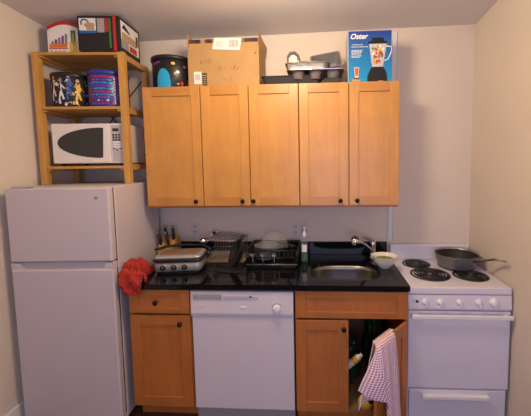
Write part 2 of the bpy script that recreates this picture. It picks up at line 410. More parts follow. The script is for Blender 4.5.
# ------------------------------------------------------------------ dishwasher
t = thing('dishwasher', 'white built-in dishwasher with a round dial, between the maple cabinets', 'dishwasher', (.71, -.3, 0))
x0, x1 = .395, 1.028
g = G(); g.box(x0 + .004, x1 - .004, -.60, -.03, .02, .874, M['grey']); g.build('tub', t)
g = G(); g.box(x0 + .002, x1 - .002, -.628, -.6005, .104, .704, M['white'], .006); g.build('door', t)
g = G(); g.poly([(x0 + .002, -.6005, .708), (x0 + .002, -.634, .708), (x0 + .002, -.640, .73), (x0 + .002, -.634, .866), (x0 + .002, -.6005, .870)], (x1 - x0 - .004, 0, 0), M['white']); cp = g.build('control_panel', t)
g = G(); g.box(.413, .590, -.6405, -.634, .818, .848, M['ventgrey'], .001)
for i in range(5): g.box(.416 + i * .035, .418 + i * .035, -.6415, -.640, .820, .846, M['lightgrey'])
sub(g, 'vent', cp)
g = G(); g.box(.600, .812, -.640, -.633, .820, .840, M['lightgrey'], .001); g.box(.762, .776, -.642, -.6395, .832, .842, M['gap'], .001); sub(g, 'latch_strip', cp)
g = G(); g.lathe([(0, .002), (.020, .002), (.022, 0)], (.722, -.637, .768), M['whitep'], 'Y', 20, sy=.5); g.box(.424, .486, -.6385, -.637, .766, .769, M['lightgrey']); sub(g, 'maker_badge', cp)
g = G(); g.lathe([(0, .024), (.020, .024), (.024, .018), (.025, 0)], (.927, -.637, .766), M['whitep'], 'Y', 24)
g.lathe([(.025, .001), (.032, .001), (.033, 0)], (.927, -.637, .766), M['ventgrey'], 'Y', 24); g.box(.9235, .9305, -.667, -.660, .744, .788, M['whitep'], .002); sub(g, 'dial', cp)
g = G(); g.box(x0 + .004, x1 - .004, -.575, -.56, .0, .100, M['lightgrey']); g.build('kick_plate', t)

# ------------------------------------------------------------------ stove
t = thing('electric_stove', 'white freestanding electric coil stove against the plain wall', 'stove', (2.02, -.3, 0))
x0, x1, yf = 1.720, 2.326, -.585; st = M['stove']
g = G(); g.box(x0 + .002, x1 - .002, -.560, -.012, .02, .838, st); g.build('body', t)
g = G(); g.box(x0, x1, yf, -.012, .840, .883, st, .006); ct = g.build('cooktop', t)
g = G(); g.box(x0 + .004, x1 - .004, -.046, -.012, .8835, 1.000, st, .008); g.build('backguard', t)
def spiral(cx, cy, z, r, turns):
    N = int(turns * 28); P = []
    for i in range(N + 1):
        a = 2 * PI * turns * i / N; rr = .016 + (r - .016) * i / N
        P.append((cx + rr * cos(a), cy + rr * sin(a), z))
    return P
for (bx, by, br) in ((1.921, -.365, .110), (2.176, -.385, .092), (1.893, -.150, .082), (2.163, -.175, .100)):
    g = G(); g.lathe([(br + .018, .0005), (br + .016, .005), (br + .006, .004), (br, -.001), (br * .6, -.0005), (0, -.0002)], (bx, by, .8835), M['drip'], n=40)
    bn = g.build('burner', t)
    g = G(); g.tube(spiral(bx, by, .8905, br, 5.0), .0055, M['coil'], 6)
    for k in range(3):
        a = 2 * PI * k / 3 + .5; g.tube([(bx, by, .886), (bx + br * cos(a), by + br * sin(a), .886)], .0022, M['steel'], 5)
    g.lathe([(0, .004), (.014, .004), (.015, 0)], (bx, by, .888), M['steel'], n=16); sub(g, 'coil', bn)
g = G(); g.poly([(x0 + .001, -.560, .742), (x0 + .001, -.582, .742), (x0 + .001, -.590, .755), (x0 + .001, -.584, .836), (x0 + .001, -.560, .838)], (x1 - x0 - .002, 0, 0), st); pn = g.build('control_panel', t)
for kx in (1.820, 1.908, 2.022, 2.134):
    g = G(); g.lathe([(.022, 0), (.021, .004), (.016, .006), (.015, .020), (0, .021)], (kx, -.586, .793), M['whitep'], 'Y', 24); g.box(kx - .0045, kx + .0045, -.613, -.600, .774, .812, M['whitep'], .002)
    sub(g, 'knob', pn)
g = G(); g.lathe([(.030, 0), (.029, .004), (.022, .006), (.021, .018), (.012, .020), (0, .020)], (2.224, -.586, .793), M['whitep'], 'Y', 28); sub(g, 'knob', pn, 'larger round oven knob')
g = G(); g.lathe([(.008, 0), (.008, .004), (0, .005)], (1.772, -.586, .797), M['black'], 'Y', 14); sub(g, 'indicator_light', pn)
for i in range(4):
    pass
g = G(); g.box(x0 + .002, x1 - .002, yf, -.5605, .243, .736, st, .006); od = g.build('oven_door', t)
g = G(); g.box(x0 + .014, x1 - .004, -.622, -.606, .700, .726, M['whitep'], .005); g.box(x0 + .02, x0 + .05, -.610, yf, .704, .722, M['whitep'], .003); g.box(x1 - .05, x1 - .02, -.610, yf, .704, .722, M['whitep'], .003); sub(g, 'handle', od)
g = G(); g.box(x0 + .012, x1 - .012, yf + .002, -.5605, .03, .234, st, .006); dr = g.build('storage_drawer', t)
g = G(); g.box(1.806, 2.205, -.612, -.583, .187, .214, M['whitep'], .005); sub(g, 'handle', dr)
for lx in (x0 + .05, x1 - .05):
    for ly in (-.5, -.1): g = G(); g.lathe([(.016, 0), (.016, .020), (0, .020)], (lx, ly, 0), M['black'], n=12); g.build('levelling_foot', t)

# frying pan
t = thing('frying_pan', 'dark grey skillet with long metal handle on the rear stove burner', 'frying pan', (2.158, -.19, .896))
g = G(); c = (2.160, -.208, .8955)
g.lathe([(0, 0), (.118, 0), (.127, .006), (.147, .088), (.150, .091), (.147, .091), (.143, .087), (.123, .010), (.114, .006), (0, .006)], c, M['gunmetal'], n=48)
g.build('pan_bowl', t)
g = G(); g.lathe([(.1400, .0800), (.1215, .0130), (.112, .0095), (0, .0095)], c, M['blackm'], n=48); g.build('nonstick_lining', t)
g = G(); g.tube([(2.215, -.325, .955), (2.235, -.360, .972), (2.258, -.415, .998), (2.280, -.470, 1.020), (2.298, -.53, 1.030)], [.009, .008, .007, .008, .007], M['steel'], 10)
g.tube([(2.298 + .011 * cos(a), -.541 + .014 * sin(a), 1.031) for a in [2 * PI * k / 14 for k in range(14)]], .0045, M['steel'], 6, close=True); g.build('handle', t)

# ------------------------------------------------------------------ refrigerator (turned slightly)
FF = frame_at(-.648, -.715, .05)
t = thing('refrigerator', 'white two-door top-freezer refrigerator standing at the side wall', 'refrigerator', (.3, .3, 0), FF)
W = .600; fm = M['fridge']
g = G(); g.box(-.030, W - .002, .062, .612, .025, 1.512, fm, .006); g.build('cabinet_body', t)
g = G(); g.box(.006, W - .006, .050, .062, .06, 1.505, M['gap']); g.build('door_gasket', t)
g = G(); g.box(-.012, W, 0, .050, 1.066, 1.510, fm, .010, 3); fd = g.build('freezer_door', t)
g = G(); g.lathe([(.011, 0), (.010, .003), (0, .003)], (.528, 0, 1.450), M['grey'], 'Y', 20); sub(g, 'maker_badge', fd)
g = G(); g.box(-.012, W, 0, .050, .055, 1.020, fm, .010, 3)
g.box(.012, W - .012, .022, .050, 1.015, 1.060, M['lightgrey'], .002)
g.poly([(-.012, 0.004, 1.015), (-.012, .004, 1.058), (.040, .006, 1.058), (.060, .006, 1.015)], (0, .045, 0), fm)
g.poly([(W, 0.004, 1.015), (W, .004, 1.058), (W - .040, .006, 1.058), (W - .060, .006, 1.015)], (0, .045, 0), fm); rd = g.build('refrigerator_door', t)
g = G(); g.box(.02, .10, .01, .075, 1.5125, 1.522, M['lightgrey'], .003); g.build('hinge_cover', t)
g = G(); g.box(.02, W - .02, .04, .06, .012, .052, M['grey']); g.build('base_grille', t)
for lx in (.05, W - .05):
    for ly in (.1, .56): g = G(); g.lathe([(.018, 0), (.018, .026), (0, .026)], (lx, ly, 0), M['black'], n=12); g.build('levelling_foot', t)

# ------------------------------------------------------------------ pine shelving unit on the refrigerator
SF = frame_at(-.678, -.45, .0895); SW, SD = .588, .36
t = thing('shelving_unit', 'open pine shelving unit standing on the refrigerator', 'shelf', (.29, .18, 1.513), SF)
for (px, py) in ((0, 0), (SW - .038, 0), (0, SD - .044), (SW - .038, SD - .044)):
    g = G(); g.box(px, px + .038, py, py + .044, 1.513, 2.384, M['pine'], .002); g.build('post', t)
for z in (2.380, 2.030, 1.636):
    g = G()
    n = 5; wy = (SD - .004) / n
    for i in range(n): 
        xa, xb = (.0385, SW - .0385)
        g.box(xa, xb, .002 + i * wy, .002 + (i + 1) * wy - (.004 if i < n - 1 else 0), z - .018, z, M['pineh'], .001)
    g.box(.0385, .062, .01, SD - .01, z - .032, z - .0185, M['pineh']); g.box(SW - .062, SW - .0385, .01, SD - .01, z - .032, z - .0185, M['pineh'])
    g.build('shelf_board', t)
for z in (2.340, 1.99, 1.605):
    for px in (.006, SW - .032):
        g = G(); g.box(px, px + .026, .0445, SD - .0445, z, z + .040, M['pineh'], .002); g.build('side_rail', t)
g = G(); g.tube([(.02, SD + .004, 1.66), (SW - .02, SD + .004, 2.33)], .004, M['blackm'], 6); g.tube([(.02, SD + .011, 2.33), (SW - .02, SD + .011, 1.66)], .004, M['blackm'], 6); g.build('cross_brace', t)

# microwave
t = thing('microwave_oven', 'white countertop microwave with curved dark window on the pine shelves', 'microwave', (.31, .2, 1.636), SF)
x0, x1, y0, z0, z1 = .068, .546, .030, 1.652, 1.922
g = G(); g.box(x0, x1, y0 + .02, .320, z0, z1, M['mwhite'], .006); g.build('casing', t)
g = G(); g.box(x0, x0 + .385, y0, y0 + .0195, z0 + .002, z1, M['mwhite'], .007, 3); dd = g.build('door', t)
g = G(); P = []
ex, ez, ea, eb = x0 + .345, 1.792, .308, .103
for i in range(25):
    a = PI / 2 + PI * i / 24; P.append((ex + ea * cos(a) - .0, y0 - .0015, ez + eb * sin(a)))
P = [(ex + .006, y0 - .0015, ez - eb)] + [(ex - .002, y0 - .0015, ez + eb)] + P[1:-1]
P = [(ex + .0, y0 - .0015, ez + eb * .97)] + P[2:] + [(ex - .012, y0 - .0015, ez - eb * .97)]
g.poly(P, (0, .0012, 0), M['smoke']); sub(g, 'window', dd)
g = G(); g.box(x0 + .387, x1, y0 + .001, y0 + .0195, z0 + .002, z1, M['mwhite'], .004)
g.box(x0 + .398, x1 - .006, y0 - .0005, y0 + .002, z0 + .012, z1 - .012, M['lightgrey'], .0005); cpn = g.build('control_panel', t)
g = G(); g.box(x0 + .405, x0 + .445, y0 - .002, y0 - .0005, 1.868, 1.888, M['gap']); sub(g, 'display', cpn)
g = G()
for r_ in range(3):
    for c_ in range(3): g.box(x0 + .403 + c_ * .019, x0 + .416 + c_ * .019, y0 - .002, y0 - .0005, 1.838 - r_ * .017, 1.850 - r_ * .017, M['gap'])
for (ax, az) in ((.404, 1.748), (.448, 1.748), (.424, 1.738)): g.box(x0 + ax, x0 + ax + .012, y0 - .002, y0 - .0005, az, az + .008, M['gap'])
for r_ in range(3): g.box(x0 + .404, x0 + .456, y0 - .0015, y0 - .0005, 1.790 - r_ * .016, 1.800 - r_ * .016, M['whitep'])
sub(g, 'keypad', cpn)
for lx in (x0 + .04, x1 - .04):
    for ly in (.07, .31): g = G(); g.lathe([(.014, 0), (.014, .0165), (0, .0165)], (lx, ly, 1.636), M['black'], n=12); g.build('rubber_foot', t)

# ---- printed tins
def cyl_patch(g, c, r, a0, a1, z0, z1, mat, n=4, d=.0008):
    A = [[], []]
    for k, zz in enumerate((z0, z1)):
        for i in range(n + 1):
            a = a0 + (a1 - a0) * i / n; A[k].append((c[0] + (r + d) * sin(a), c[1] - (r + d) * cos(a), zz))
    g.loft(A, mat, close=False)
def blob_patch(g, c, r, a, z, wa, hz, mat, d=.001, n=14, pts=None):
    """a flat coloured figure lying on the tin's curved side"""
    b = bmesh.new(); vs = []
    for i in range(n):
        t_ = 2 * PI * i / n; aa = a + wa * cos(t_); zz = z + hz * sin(t_)
        vs.append(b.verts.new((c[0] + (r + d) * sin(aa), c[1] - (r + d) * cos(aa), zz)))
    b.faces.new(vs); g.absorb(b, mat)
def stroke(g, c, r, p0, p1, w, mat, d=.0012):
    (a0, z0), (a1, z1) = p0, p1; L_ = math.hypot((a1 - a0) * r, z1 - z0) or 1; nx, nz = -(z1 - z0) / L_ * w / r, (a1 - a0) * r / L_ * w
    b = bmesh.new(); N = max(2, int(abs(a1 - a0) / .12) + 2); up, dn = [], []
    for i in range(N):
        a = a0 + (a1 - a0) * i / (N - 1); z = z0 + (z1 - z0) * i / (N - 1)
        for lst, s_ in ((up, 1), (dn, -1)):
            aa = a + nx * s_; lst.append(b.verts.new((c[0] + (r + d) * sin(aa), c[1] - (r + d) * cos(aa), z + nz * s_)))
    for i in range(N - 1): b.faces.new([up[i], up[i + 1], dn[i + 1], dn[i]])
    g.absorb(b, mat)
def tin(label, c, r, z0, h, body, lid, frame=None, rim=.004):
    t = thing('storage_tin', label, 'tin', (c[0], c[1], z0), frame)
    g = G(); g.lathe([(0, .002), (r - .003, 0), (r, .003), (r, h - .014), (r - .002, h - .012)], (c[0], c[1], z0), body, n=48); bd = g.build('can_body', t)
    g = G(); g.lathe([(r + .002, h - .026), (r + rim, h - .024), (r + rim, h - .002), (r + rim - .003, h), (r - .006, h - .003), (0, h - .003)], (c[0], c[1], z0), lid, n=48); g.build('lid', t)
    return bd
# colourful costume-pattern tin
c = (.158, .135); r = .117
bd = tin('black round tin covered in small orange, white and yellow figures', c, r, 2.0305, .228, M['blackm'], M['black'], SF)
g = G()
for (a, zb, m1) in ((-.9, 0, 'orange'), (-.42, .02, 'whitep'), (.03, .0, 'whitep'), (.42, .03, 'bluep'), (.85, .0, 'yellow')):
    z = 2.0305 + .02 + zb
    blob_patch(g, c, r, a, z + .155, .09, .014, M['tan'])
    stroke(g, c, r, (a, z + .14), (a + .03, z + .085), .013 if m1 != 'whitep' else .004, M[m1])
    stroke(g, c, r, (a, z + .085), (a - .10, z + .035), .006, M[m1]); stroke(g, c, r, (a, z + .085), (a + .13, z + .03), .006, M[m1])
    stroke(g, c, r, (a, z + .13), (a + .2, z + .10), .004, M[m1], .0014); stroke(g, c, r, (a, z + .13), (a - .18, z + .115), .004, M['tan'], .0016)
    stroke(g, c, r, (a - .10, z + .035), (a - .07, z + .0), .006, M['redprint' if m1 == 'orange' else m1])
for (a, z, m1) in ((-.62, 2.06, 'redprint'), (-.75, 2.11, 'orange'), (-.15, 2.07, 'bluep'), (.22, 2.15, 'deepblue'), (.25, 2.05, 'whitep'), (.62, 2.12, 'yellow'), (.63, 2.06, 'yellow'), (-.2, 2.18, 'whitep'), (-.65, 2.17, 'tan')):
    blob_patch(g, c, r, a, z, .07, .012, M[m1])
for i in range(95):
    blob_patch(g, c, r, random.uniform(-1.35, 1.35), random.uniform(2.045, 2.215), random.uniform(.02, .06), random.uniform(.003, .009), M[random.choice(['orange', 'whitep', 'tan', 'bluep', 'yellow', 'redprint', 'blackm', 'blackm', 'deepblue', 'gunmetal'])], random.uniform(.0018, .0026), 7)
sub(g, 'printed_figures', bd)
# blue lettered tin
c = (.408, .140); r = .124
bd = tin('blue and purple round tin covered in rows of bright lettering', c, r, 2.0305, .245, M['deepblue'], M['deepblue'], SF)
g = G(); rows = ['redprint', 'purple', 'cyan', 'purple', 'cyan', 'redprint', 'cyan', 'purple', 'whitep', 'purple']
for i, mn in enumerate(rows):
    z = 2.0305 + .198 - i * .0195; a = -1.35
    while a < 1.35:
        w = random.uniform(.05, .13); hh = random.uniform(.004, .006)
        mm = M[mn] if random.random() < .7 else M[random.choice(['cyan', 'redprint', 'purple'])]
        if mn == 'whitep' and not (-.1 < a < .45): mm = M['purple']
        stroke(g, c, r, (a, z - hh), (a, z + hh), .0022, mm); stroke(g, c, r, (a, z + random.choice([-hh, hh])), (a + w * .6, z + random.choice([-hh, hh])), .0018, mm)
        if random.random() < .6: stroke(g, c, r, (a + w * .6, z - hh), (a + w * .6, z + hh), .0022, mm)
        a += w
cyl_patch(g, c, r, .72, .80, 2.05, 2.235, M['whitep'])
sub(g, 'printed_lettering', bd)

# ---- boxes on top of the shelving
t = thing('cookware_box', 'white and red cookware carton on top of the pine shelving', 'box', (.19, .15, 2.381), SF)
g = G(); x0, x1, y0, y1, z0, z1 = .080, .302, .045, .30, 2.3815, 2.556
arch = [(x0 + (x1 - x0) * k / 10, z1 + .036 * math.sin(PI * k / 10)) for k in range(11)]
g.poly([(x0, y0, z0)] + [(u_, y0, z_ - .022) for u_, z_ in arch] + [(x1, y0, z0)], (0, y1 - y0, 0), M['paper'])
g.poly([(u_, y0 - .001, z_) for u_, z_ in arch] + [(u_, y0 - .001, z_ - .022) for u_, z_ in arch[::-1]], (0, y1 - y0 + .001, 0), M['redprint'])
bd = g.build('carton', t)
g = G(); yy = y0 - .0012
g.box(.232, .262, yy, y0, z0 + .045, z1 - .024, M['greenp']); g.box(.222, .268, yy - .0006, y0, z0 + .012, z0 + .078, M['yellow'])
g.poly([(.240, yy - .0012, z0 + .05), (.254, yy - .0012, z0 + .05), (.252, yy - .0012, z0 + .125), (.246, yy - .0012, z0 + .14), (.241, yy - .0012, z0 + .125)], (0, .001, 0), M['tan'])
for i in range(3): g.box(.236 + i * .001, .244 + i * .001, yy - .002, y0, z0 + .030 + i * .012, z0 + .036 + i * .012, M['paper'])
for i in range(5):
    g.poly([(.102 + i * .022, yy, z0 + .06), (.118 + i * .022, yy, z0 + .06), (.121 + i * .022, yy, z0 + .080 + i * .012), (.106 + i * .022, yy, z0 + .084 + i * .011)], (0, .001, 0), M['purple' if i % 2 else 'gunmetal'])
g.box(.092, .205, yy - .0006, y0, z0 + .040, z0 + .064, M['orange']); g.box(.088, .210, yy, y0, z0 + .032, z0 + .038, M['redprint'])
for i in range(4): g.box(.094 + i * .027, .112 + i * .027, yy, y0, z0 + .012, z0 + .026, M['lightgrey'])
g.box(.278, .300, yy, y0, z0 + .03, z0 + .11, M['gunmetal']); g.box(.283, .296, yy - .0008, y0, z0 + .06, z0 + .10, M['paper'])
sub(g, 'printed_front', bd)
t = thing('kettle_box', 'black carton with kettle pictures on top of the pine shelving', 'box', (.44, .2, 2.381), SF)
x0, x1, y0, y1, z0, z1 = .314, .578, -.012, .255, 2.3815, 2.602
g = G(); g.box(x0, x1, y0, y1, z0, z1, M['blackm'], .002); bd = g.build('carton', t)
g = G(); yy = y0 - .0012
g.box(x0 + .012, x0 + .118, yy, y0, z1 - .105, z1 - .016, M['whitep']); g.box(x0 + .012, x0 + .118, yy - .0005, y0, z1 - .110, z1 - .093, M['bluep'])
g.lathe([(.0, .0), (.034, .0)], (x0 + .078, yy - .0006, z1 - .060), M['tan'], 'Y', 20, sy=.45); g.poly([(x0 + .052, yy - .0012, z1 - .048), (x0 + .106, yy - .0012, z1 - .045), (x0 + .110, yy - .0012, z1 - .090), (x0 + .060, yy - .0012, z1 - .090)], (0, .001, 0), M['tan'])
g.tube([(x0 + .030, yy - .001, z1 - .058), (x0 + .026, yy - .001, z1 - .038), (x0 + .040, yy - .001, z1 - .024), (x0 + .062, yy - .001, z1 - .028), (x0 + .074, yy - .001, z1 - .044)], .0035, M['black'], 6)
g.box(x0 + .126, x0 + .172, yy, y0, z1 - .105, z1 - .016, M['grey']); g.box(x0 + .176, x0 + .196, yy, y0, z1 - .100, z1 - .016, M['redprint']); g.box(x0 + .200, x0 + .212, yy, y0, z0 + .02, z1 - .016, M['greenp'])
for i in range(6): g.box(x0 + .130, x0 + .166, yy - .0006, y0, z1 - .030 - i * .013, z1 - .027 - i * .013, M['lightgrey'])
g.box(x0 + .226, x0 + .244, yy, y0, z0, z1, M['redprint'])
sub(g, 'printed_front', bd)
g = G(); xx = x1 + .0012
g.box(x1, xx, y0 + .02, y1 - .02, z0 + .03, z1 - .016, M['whitep']); g.box(x1, xx + .0006, y0 + .03, y1 - .05, z0 + .085, z0 + .135, M['tan']); g.box(x1, xx + .0006, y0 + .02, y0 + .11, z0 + .03, z0 + .085, M['grey'])
g.poly([(xx + .0008, y0 + .03, z1 - .06), (xx + .0008, y0 + .13, z1 - .075), (xx + .0008, y0 + .13, z1 - .065), (xx + .0008, y0 + .06, z1 - .03)], (.0006, 0, 0), M['black']); g.box(x1, xx + .001, y1 - .055, y1 - .03, z0 + .10, z0 + .17, M['black']); g.box(x1, xx + .0006, y0 + .12, y1 - .05, z0 + .035, z0 + .075, M['redprint'])
sub(g, 'printed_side', bd)

# ------------------------------------------------------------------ on top of the wall cabinets
ZT = 2.1655
c = (.133, -.163); r = .142
bd = tin('large black lidded tin with a blue oval on top of the wall cabinets', c, r, ZT, .222, M['black'], M['black'], None, .007)
g = G(); cols_ = []
for i in range(17):
    q = -1 + 2 * i / 16; aa = -.06 + .34 * q; zt_ = ZT + .045 + .085 * math.sqrt(max(0, 1 - q * q))
    cols_.append((c[0] + (r + .001) * sin(aa), c[1] - (r + .001) * cos(aa), zt_))
g.loft([[(p[0], p[1], ZT + .006) for p in cols_], cols_], M['cyan'], close=False)
for (a, z, w, h, mn) in ((-.55, .168, .20, .008, 'purple'), (-.3, .174, .12, .007, 'purple'), (-.85, .15, .05, .008, 'tan'), (.42, .165, .09, .010, 'yellow'), (.62, .11, .08, .010, 'whitep'), (.50, .10, .05, .010, 'tan'), (.80, .035, .07, .014, 'redprint'), (1.15, .045, .10, .022, 'redprint'), (-.95, .055, .05, .02, 'tan'), (.95, .15, .08, .008, 'purple'), (.62, .03, .06, .006, 'orange')):
    blob_patch(g, c, r, a, ZT + z, w, h, M[mn])
sub(g, 'printed_shapes', bd)

# cardboard box with raised flaps
t = thing('cardboard_box', 'brown cardboard box with a white shipping label on the wall cabinets', 'box', (.53, -.15, ZT))
x0, x1, y0, y1, z1 = .291, .784, -.282, -.035, 2.408
g = G(); w = .004; cm = M['card']
g.box(x0, x1, y0, y0 + w, ZT, z1, cm); g.box(x0, x1, y1 - w, y1, ZT, z1, cm); g.box(x0, x0 + w, y0 + w, y1 - w, ZT, z1, cm); g.box(x1 - w, x1, y0 + w, y1 - w, ZT, z1, cm); g.box(x0 + w, x1 - w, y0 + w, y1 - w, ZT, ZT + w, cm)
g.build('carton', t)
g = G(); g.poly([(x0 + .004, y0, z1), (x1 - .004, y0, z1), (x1 - .006, y0 + .006, 2.462), (x0 + .010, y0 + .006, 2.462)], (0, w, 0), cm); g.build('flap', t)
g = G(); g.poly([(x0 + .002, y0 + .005, z1), (x0 + .002, y1 - .005, z1), (x0 - .002, y1 - .005, 2.515), (x0 - .004, y0 + .008, 2.525)], (w, 0, 0), M['card2']); g.build('flap', t)
g = G(); g.poly([(x1 - w, y0 + .005, z1), (x1 - w, y1 - .005, z1), (x1 + .012, y1 - .005, 2.50), (x1 - .004, y0 + .008, 2.525)], (w, 0, 0), M['card2']); g.build('flap', t)
g = G(); g.poly([(x0 + .004, y1 - w, z1), (x1 - .004, y1 - w, z1), (x1 - .01, y1, 2.475), (x0 + .01, y1, 2.475)], (0, .003, 0), M['card2']); g.build('flap', t)
g = G(); g.poly([(.465, y0 - .0008, 2.418), (.655, y0 - .0008, 2.408), (.668, y0 + .003, 2.485), (.480, y0 + .003, 2.495)], (0, -.0015, 0), M['paper'])
for i in range(7): g.poly([(.585 + i * .009, y0 - .0030, 2.428), (.588 + i * .009, y0 - .0030, 2.428), (.590 + i * .009, y0 - .0008, 2.475), (.587 + i * .009, y0 - .0008, 2.475)], (0, -.0006, 0), M['gap'])
for i in range(4): g.poly([(.492, y0 - .0025, 2.432 + i * .011), (.540, y0 - .0025, 2.430 + i * .011), (.540, y0 - .0022, 2.433 + i * .011), (.492, y0 - .0022, 2.435 + i * .011)], (0, -.0006, 0), M['lightgrey'])
g.build('shipping_label', t)
g = G(); g.box(.330, .382, y0 - .001, y0, 2.190, 2.272, M['paper']); 
for i in range(7): g.box(.340 + i * .005, .3425 + i * .005, y0 - .0016, y0, 2.215, 2.255, M['grey'])
g.box(.390, .421, y0 - .001, y0, 2.178, 2.262, M['gap'])
for i in range(5): g.box(.394, .417, y0 - .0016, y0, 2.187 + i * .014, 2.193 + i * .014, M['card'])
g.box(.757, .766, y0 - .001, y0, 2.382, 2.392, M['gap'])
g.build('printed_marks', t)
def scribble(g, x, z, word, s):
    P = {'A': [(0, 0), (.5, 1), (1, 0)], 'N': [(0, 0), (0, 1), (.8, 0), (.8, 1)], 'W': [(0, 1), (.2, 0), (.5, .7), (.8, 0), (1, 1)], 'I': [(0, 0), (0, 1)], 'o': [(.6, .6), (.1, .5), (.1, 0), (.6, .1), (.6, .6)], '4': [(.0, 1), (0, .4), (.8, .4)], 'l': [(.6, 1), (.6, -.1)], 'Y': [(0, 1), (.4, .5), (.8, 1), (.3, -.2)], '-': [(0, .5), (.6, .5)]}
    for ch in word:
        if ch != ' ': g.tube([(x + a * s * .7, y0 - .0006, z + b_ * s) for a, b_ in P[ch]], .0014, M['redink'], 5)
        x += s * (.85 if ch != 'l' else .3)
g = G(); scribble(g, .375, 2.325, 'oAYN', .032); scribble(g, .475, 2.278, '-WNIAYo', .030); scribble(g, .54, 2.200, '4lA', .034); g.build('red_marker_writing', t)
# dark bundle of goods seen between the flaps
g = G(); g.box(x0 + .008, x1 - .008, y0 + .012, y1 - .012, ZT + .006, 2.492, M['contents'], .004)
for i in range(12): 
    xa = x0 + .012 + i * .039; g.box(xa, xa + .030, y0 + .0112, y0 + .012, 2.440, 2.490, M[['contents', 'gap', 'card2', 'contents', 'brown'][i % 5]])
tag(g.build('packed_goods', base=(.53, -.15, ZT)), 'dark bundle of goods showing between the flaps of the cardboard box', 'packages')

# baking things
t = thing('roasting_tray', 'dark flat roasting tray beside the cardboard box', 'baking tray', (.95, -.2, ZT))
g = G(); 
def panring(x0, x1, y0, y1, z, r=.02, n=5):
    out = []
    for (cx, cy, a0) in ((x1 - r, y1 - r, 0), (x0 + r, y1 - r, PI / 2), (x0 + r, y0 + r, PI), (x1 - r, y0 + r, 1.5 * PI)):
        for i in range(n + 1): a = a0 + PI / 2 * i / n; out.append(Vector((cx + r * cos(a), cy + r * sin(a), z)))
    return out
g.loft([panring(.815, 1.19, -.285, -.075, ZT + .001), panring(.802, 1.203, -.298, -.062, ZT + .058), panring(.796, 1.209, -.304, -.056, ZT + .060), panring(.796, 1.209, -.304, -.056, ZT + .056), panring(.806, 1.199, -.294, -.066, ZT + .054), panring(.820, 1.185, -.28, -.08, ZT + .005)], M['blackm'], cap0=True, cap1=True, smooth=False)
g.build('tray_body', t)
t = thing('muffin_tin', 'grey metal muffin tin lying at the front edge of the cabinet tops', 'muffin tin', (1.16, -.22, ZT))
Z0 = ZT + .062
g = G(); g.loft([panring(.985, 1.350, -.345, -.090, Z0 + .018), panring(.980, 1.355, -.350, -.085, Z0 + .021), panring(.990, 1.345, -.340, -.095, Z0 + .024)], M['steel'], cap0=True, cap1=True, smooth=False); g.tube(panring(.980, 1.355, -.350, -.085, Z0 + .0205), .0045, M['chrome'], 6, close=True); g.build('rim_plate', t)
for i in range(3):
    for j in range(2):
        cx, cy = 1.050 + i * .117, -.278 + j * .117
        g = G(); g.lathe([(.0, 0), (.034, 0), (.043, .045), (.045, .046)], (cx, cy, Z0 - .028), M['satin'], n=24); g.build('cup', t)
# the tin rests on the tray at one side and on two folded feet at the other
g = G(); g.box(1.225, 1.335, -.32, -.12, ZT + .0005, ZT + .033, M['blackm'], .006); tag(g.build('baking_dish', base=(1.28, -.22, ZT)), 'black low baking dish under the muffin tin, nearest the blender carton', 'baking dish')
Z1 = Z0 + .0245
def foilpan(x0, x1, y0, y1, z0, h, flare, mat, crumple):
    g = G(); R = []
    for k, (f, zz) in enumerate(((0, 0), (flare * .5, h * .5), (flare, h), (flare + .010, h + .001), (flare + .011, h - .002), (flare, h - .003), (flare * .5, h * .5), (.004, .003))):
        ring = panring(x0 - f, x1 + f, y0 - f, y1 + f, z0 + zz, .02 + f * .5, 8)
        if crumple and 0 < k < 6:
            for i, p in enumerate(ring): 
                d = .003 * sin(i * 2.4); p.x += d; p.y += d; p.z += .002 * sin(i * 1.3)
        R.append(ring)
    g.loft(R, mat, cap0=True, cap1=True, smooth=False); return g
t = thing('foil_tray', 'shallow crumpled foil tray stacked on the muffin tin', 'foil tray', (1.1, -.22, Z1))
foilpan(.995, 1.235, -.325, -.125, Z1 + .001, .040, .016, M['foil'], True).build('pan_shell', t)
# upright wire-patterned foil scoop, leaning in the tray
g = G(TT := Matrix.Translation((1.022, -.20, Z1 + .030)) @ Matrix.Rotation(-.12, 4, 'Y') @ Matrix.Rotation(PI / 2 + .12, 4, 'X'))
R = []
for (k, zz) in ((1.0, 0), (1.05, -.010), (.96, -.014), (.70, .010)):
    R.append([Vector((x_ * k, y_ * k + (1 - k) * .05, zz)) for (x_, y_) in [(-.045, .004), (-.048, .050), (-.042, .105), (-.018, .128), (.016, .128), (.040, .102), (.050, .050), (.048, .004)]])
g.loft(R, M['foil'], cap1=True, smooth=False)
for i in range(5): g.tube([(-.036 + i * .016, .012, .012), (-.032 + i * .015, .104 + .014 * sin(i * .8), .012)], .0018, M['steel'], 5)
tag(g.build('foil_dish', base=(1.022, -.2, Z1 + .03)), 'small foil dish standing upright at one end of the foil tray', 'foil dish')
# tilted loaf pan
LT = Matrix.Translation((1.262, -.165, Z1 + .070)) @ Matrix.Rotation(-.16, 4, 'Y') @ Matrix.Rotation(.95, 4, 'X')
g = G(LT)
R = []
for (f, zz) in ((0, -.030), (.022, .040), (.030, .041), (.030, .037), (.020, .036), (.002, -.026)):
    R.append(panring(-.095 - f, .058 + f, -.050 - f, .050 + f, zz * 1.15, .02))
g.loft(R, M['gunmetal'], cap0=True, cap1=True, smooth=False)
tag(g.build('loaf_pan', base=(1.25, -.2, Z1)), 'grey metal loaf pan tilted across the foil tray', 'loaf pan')
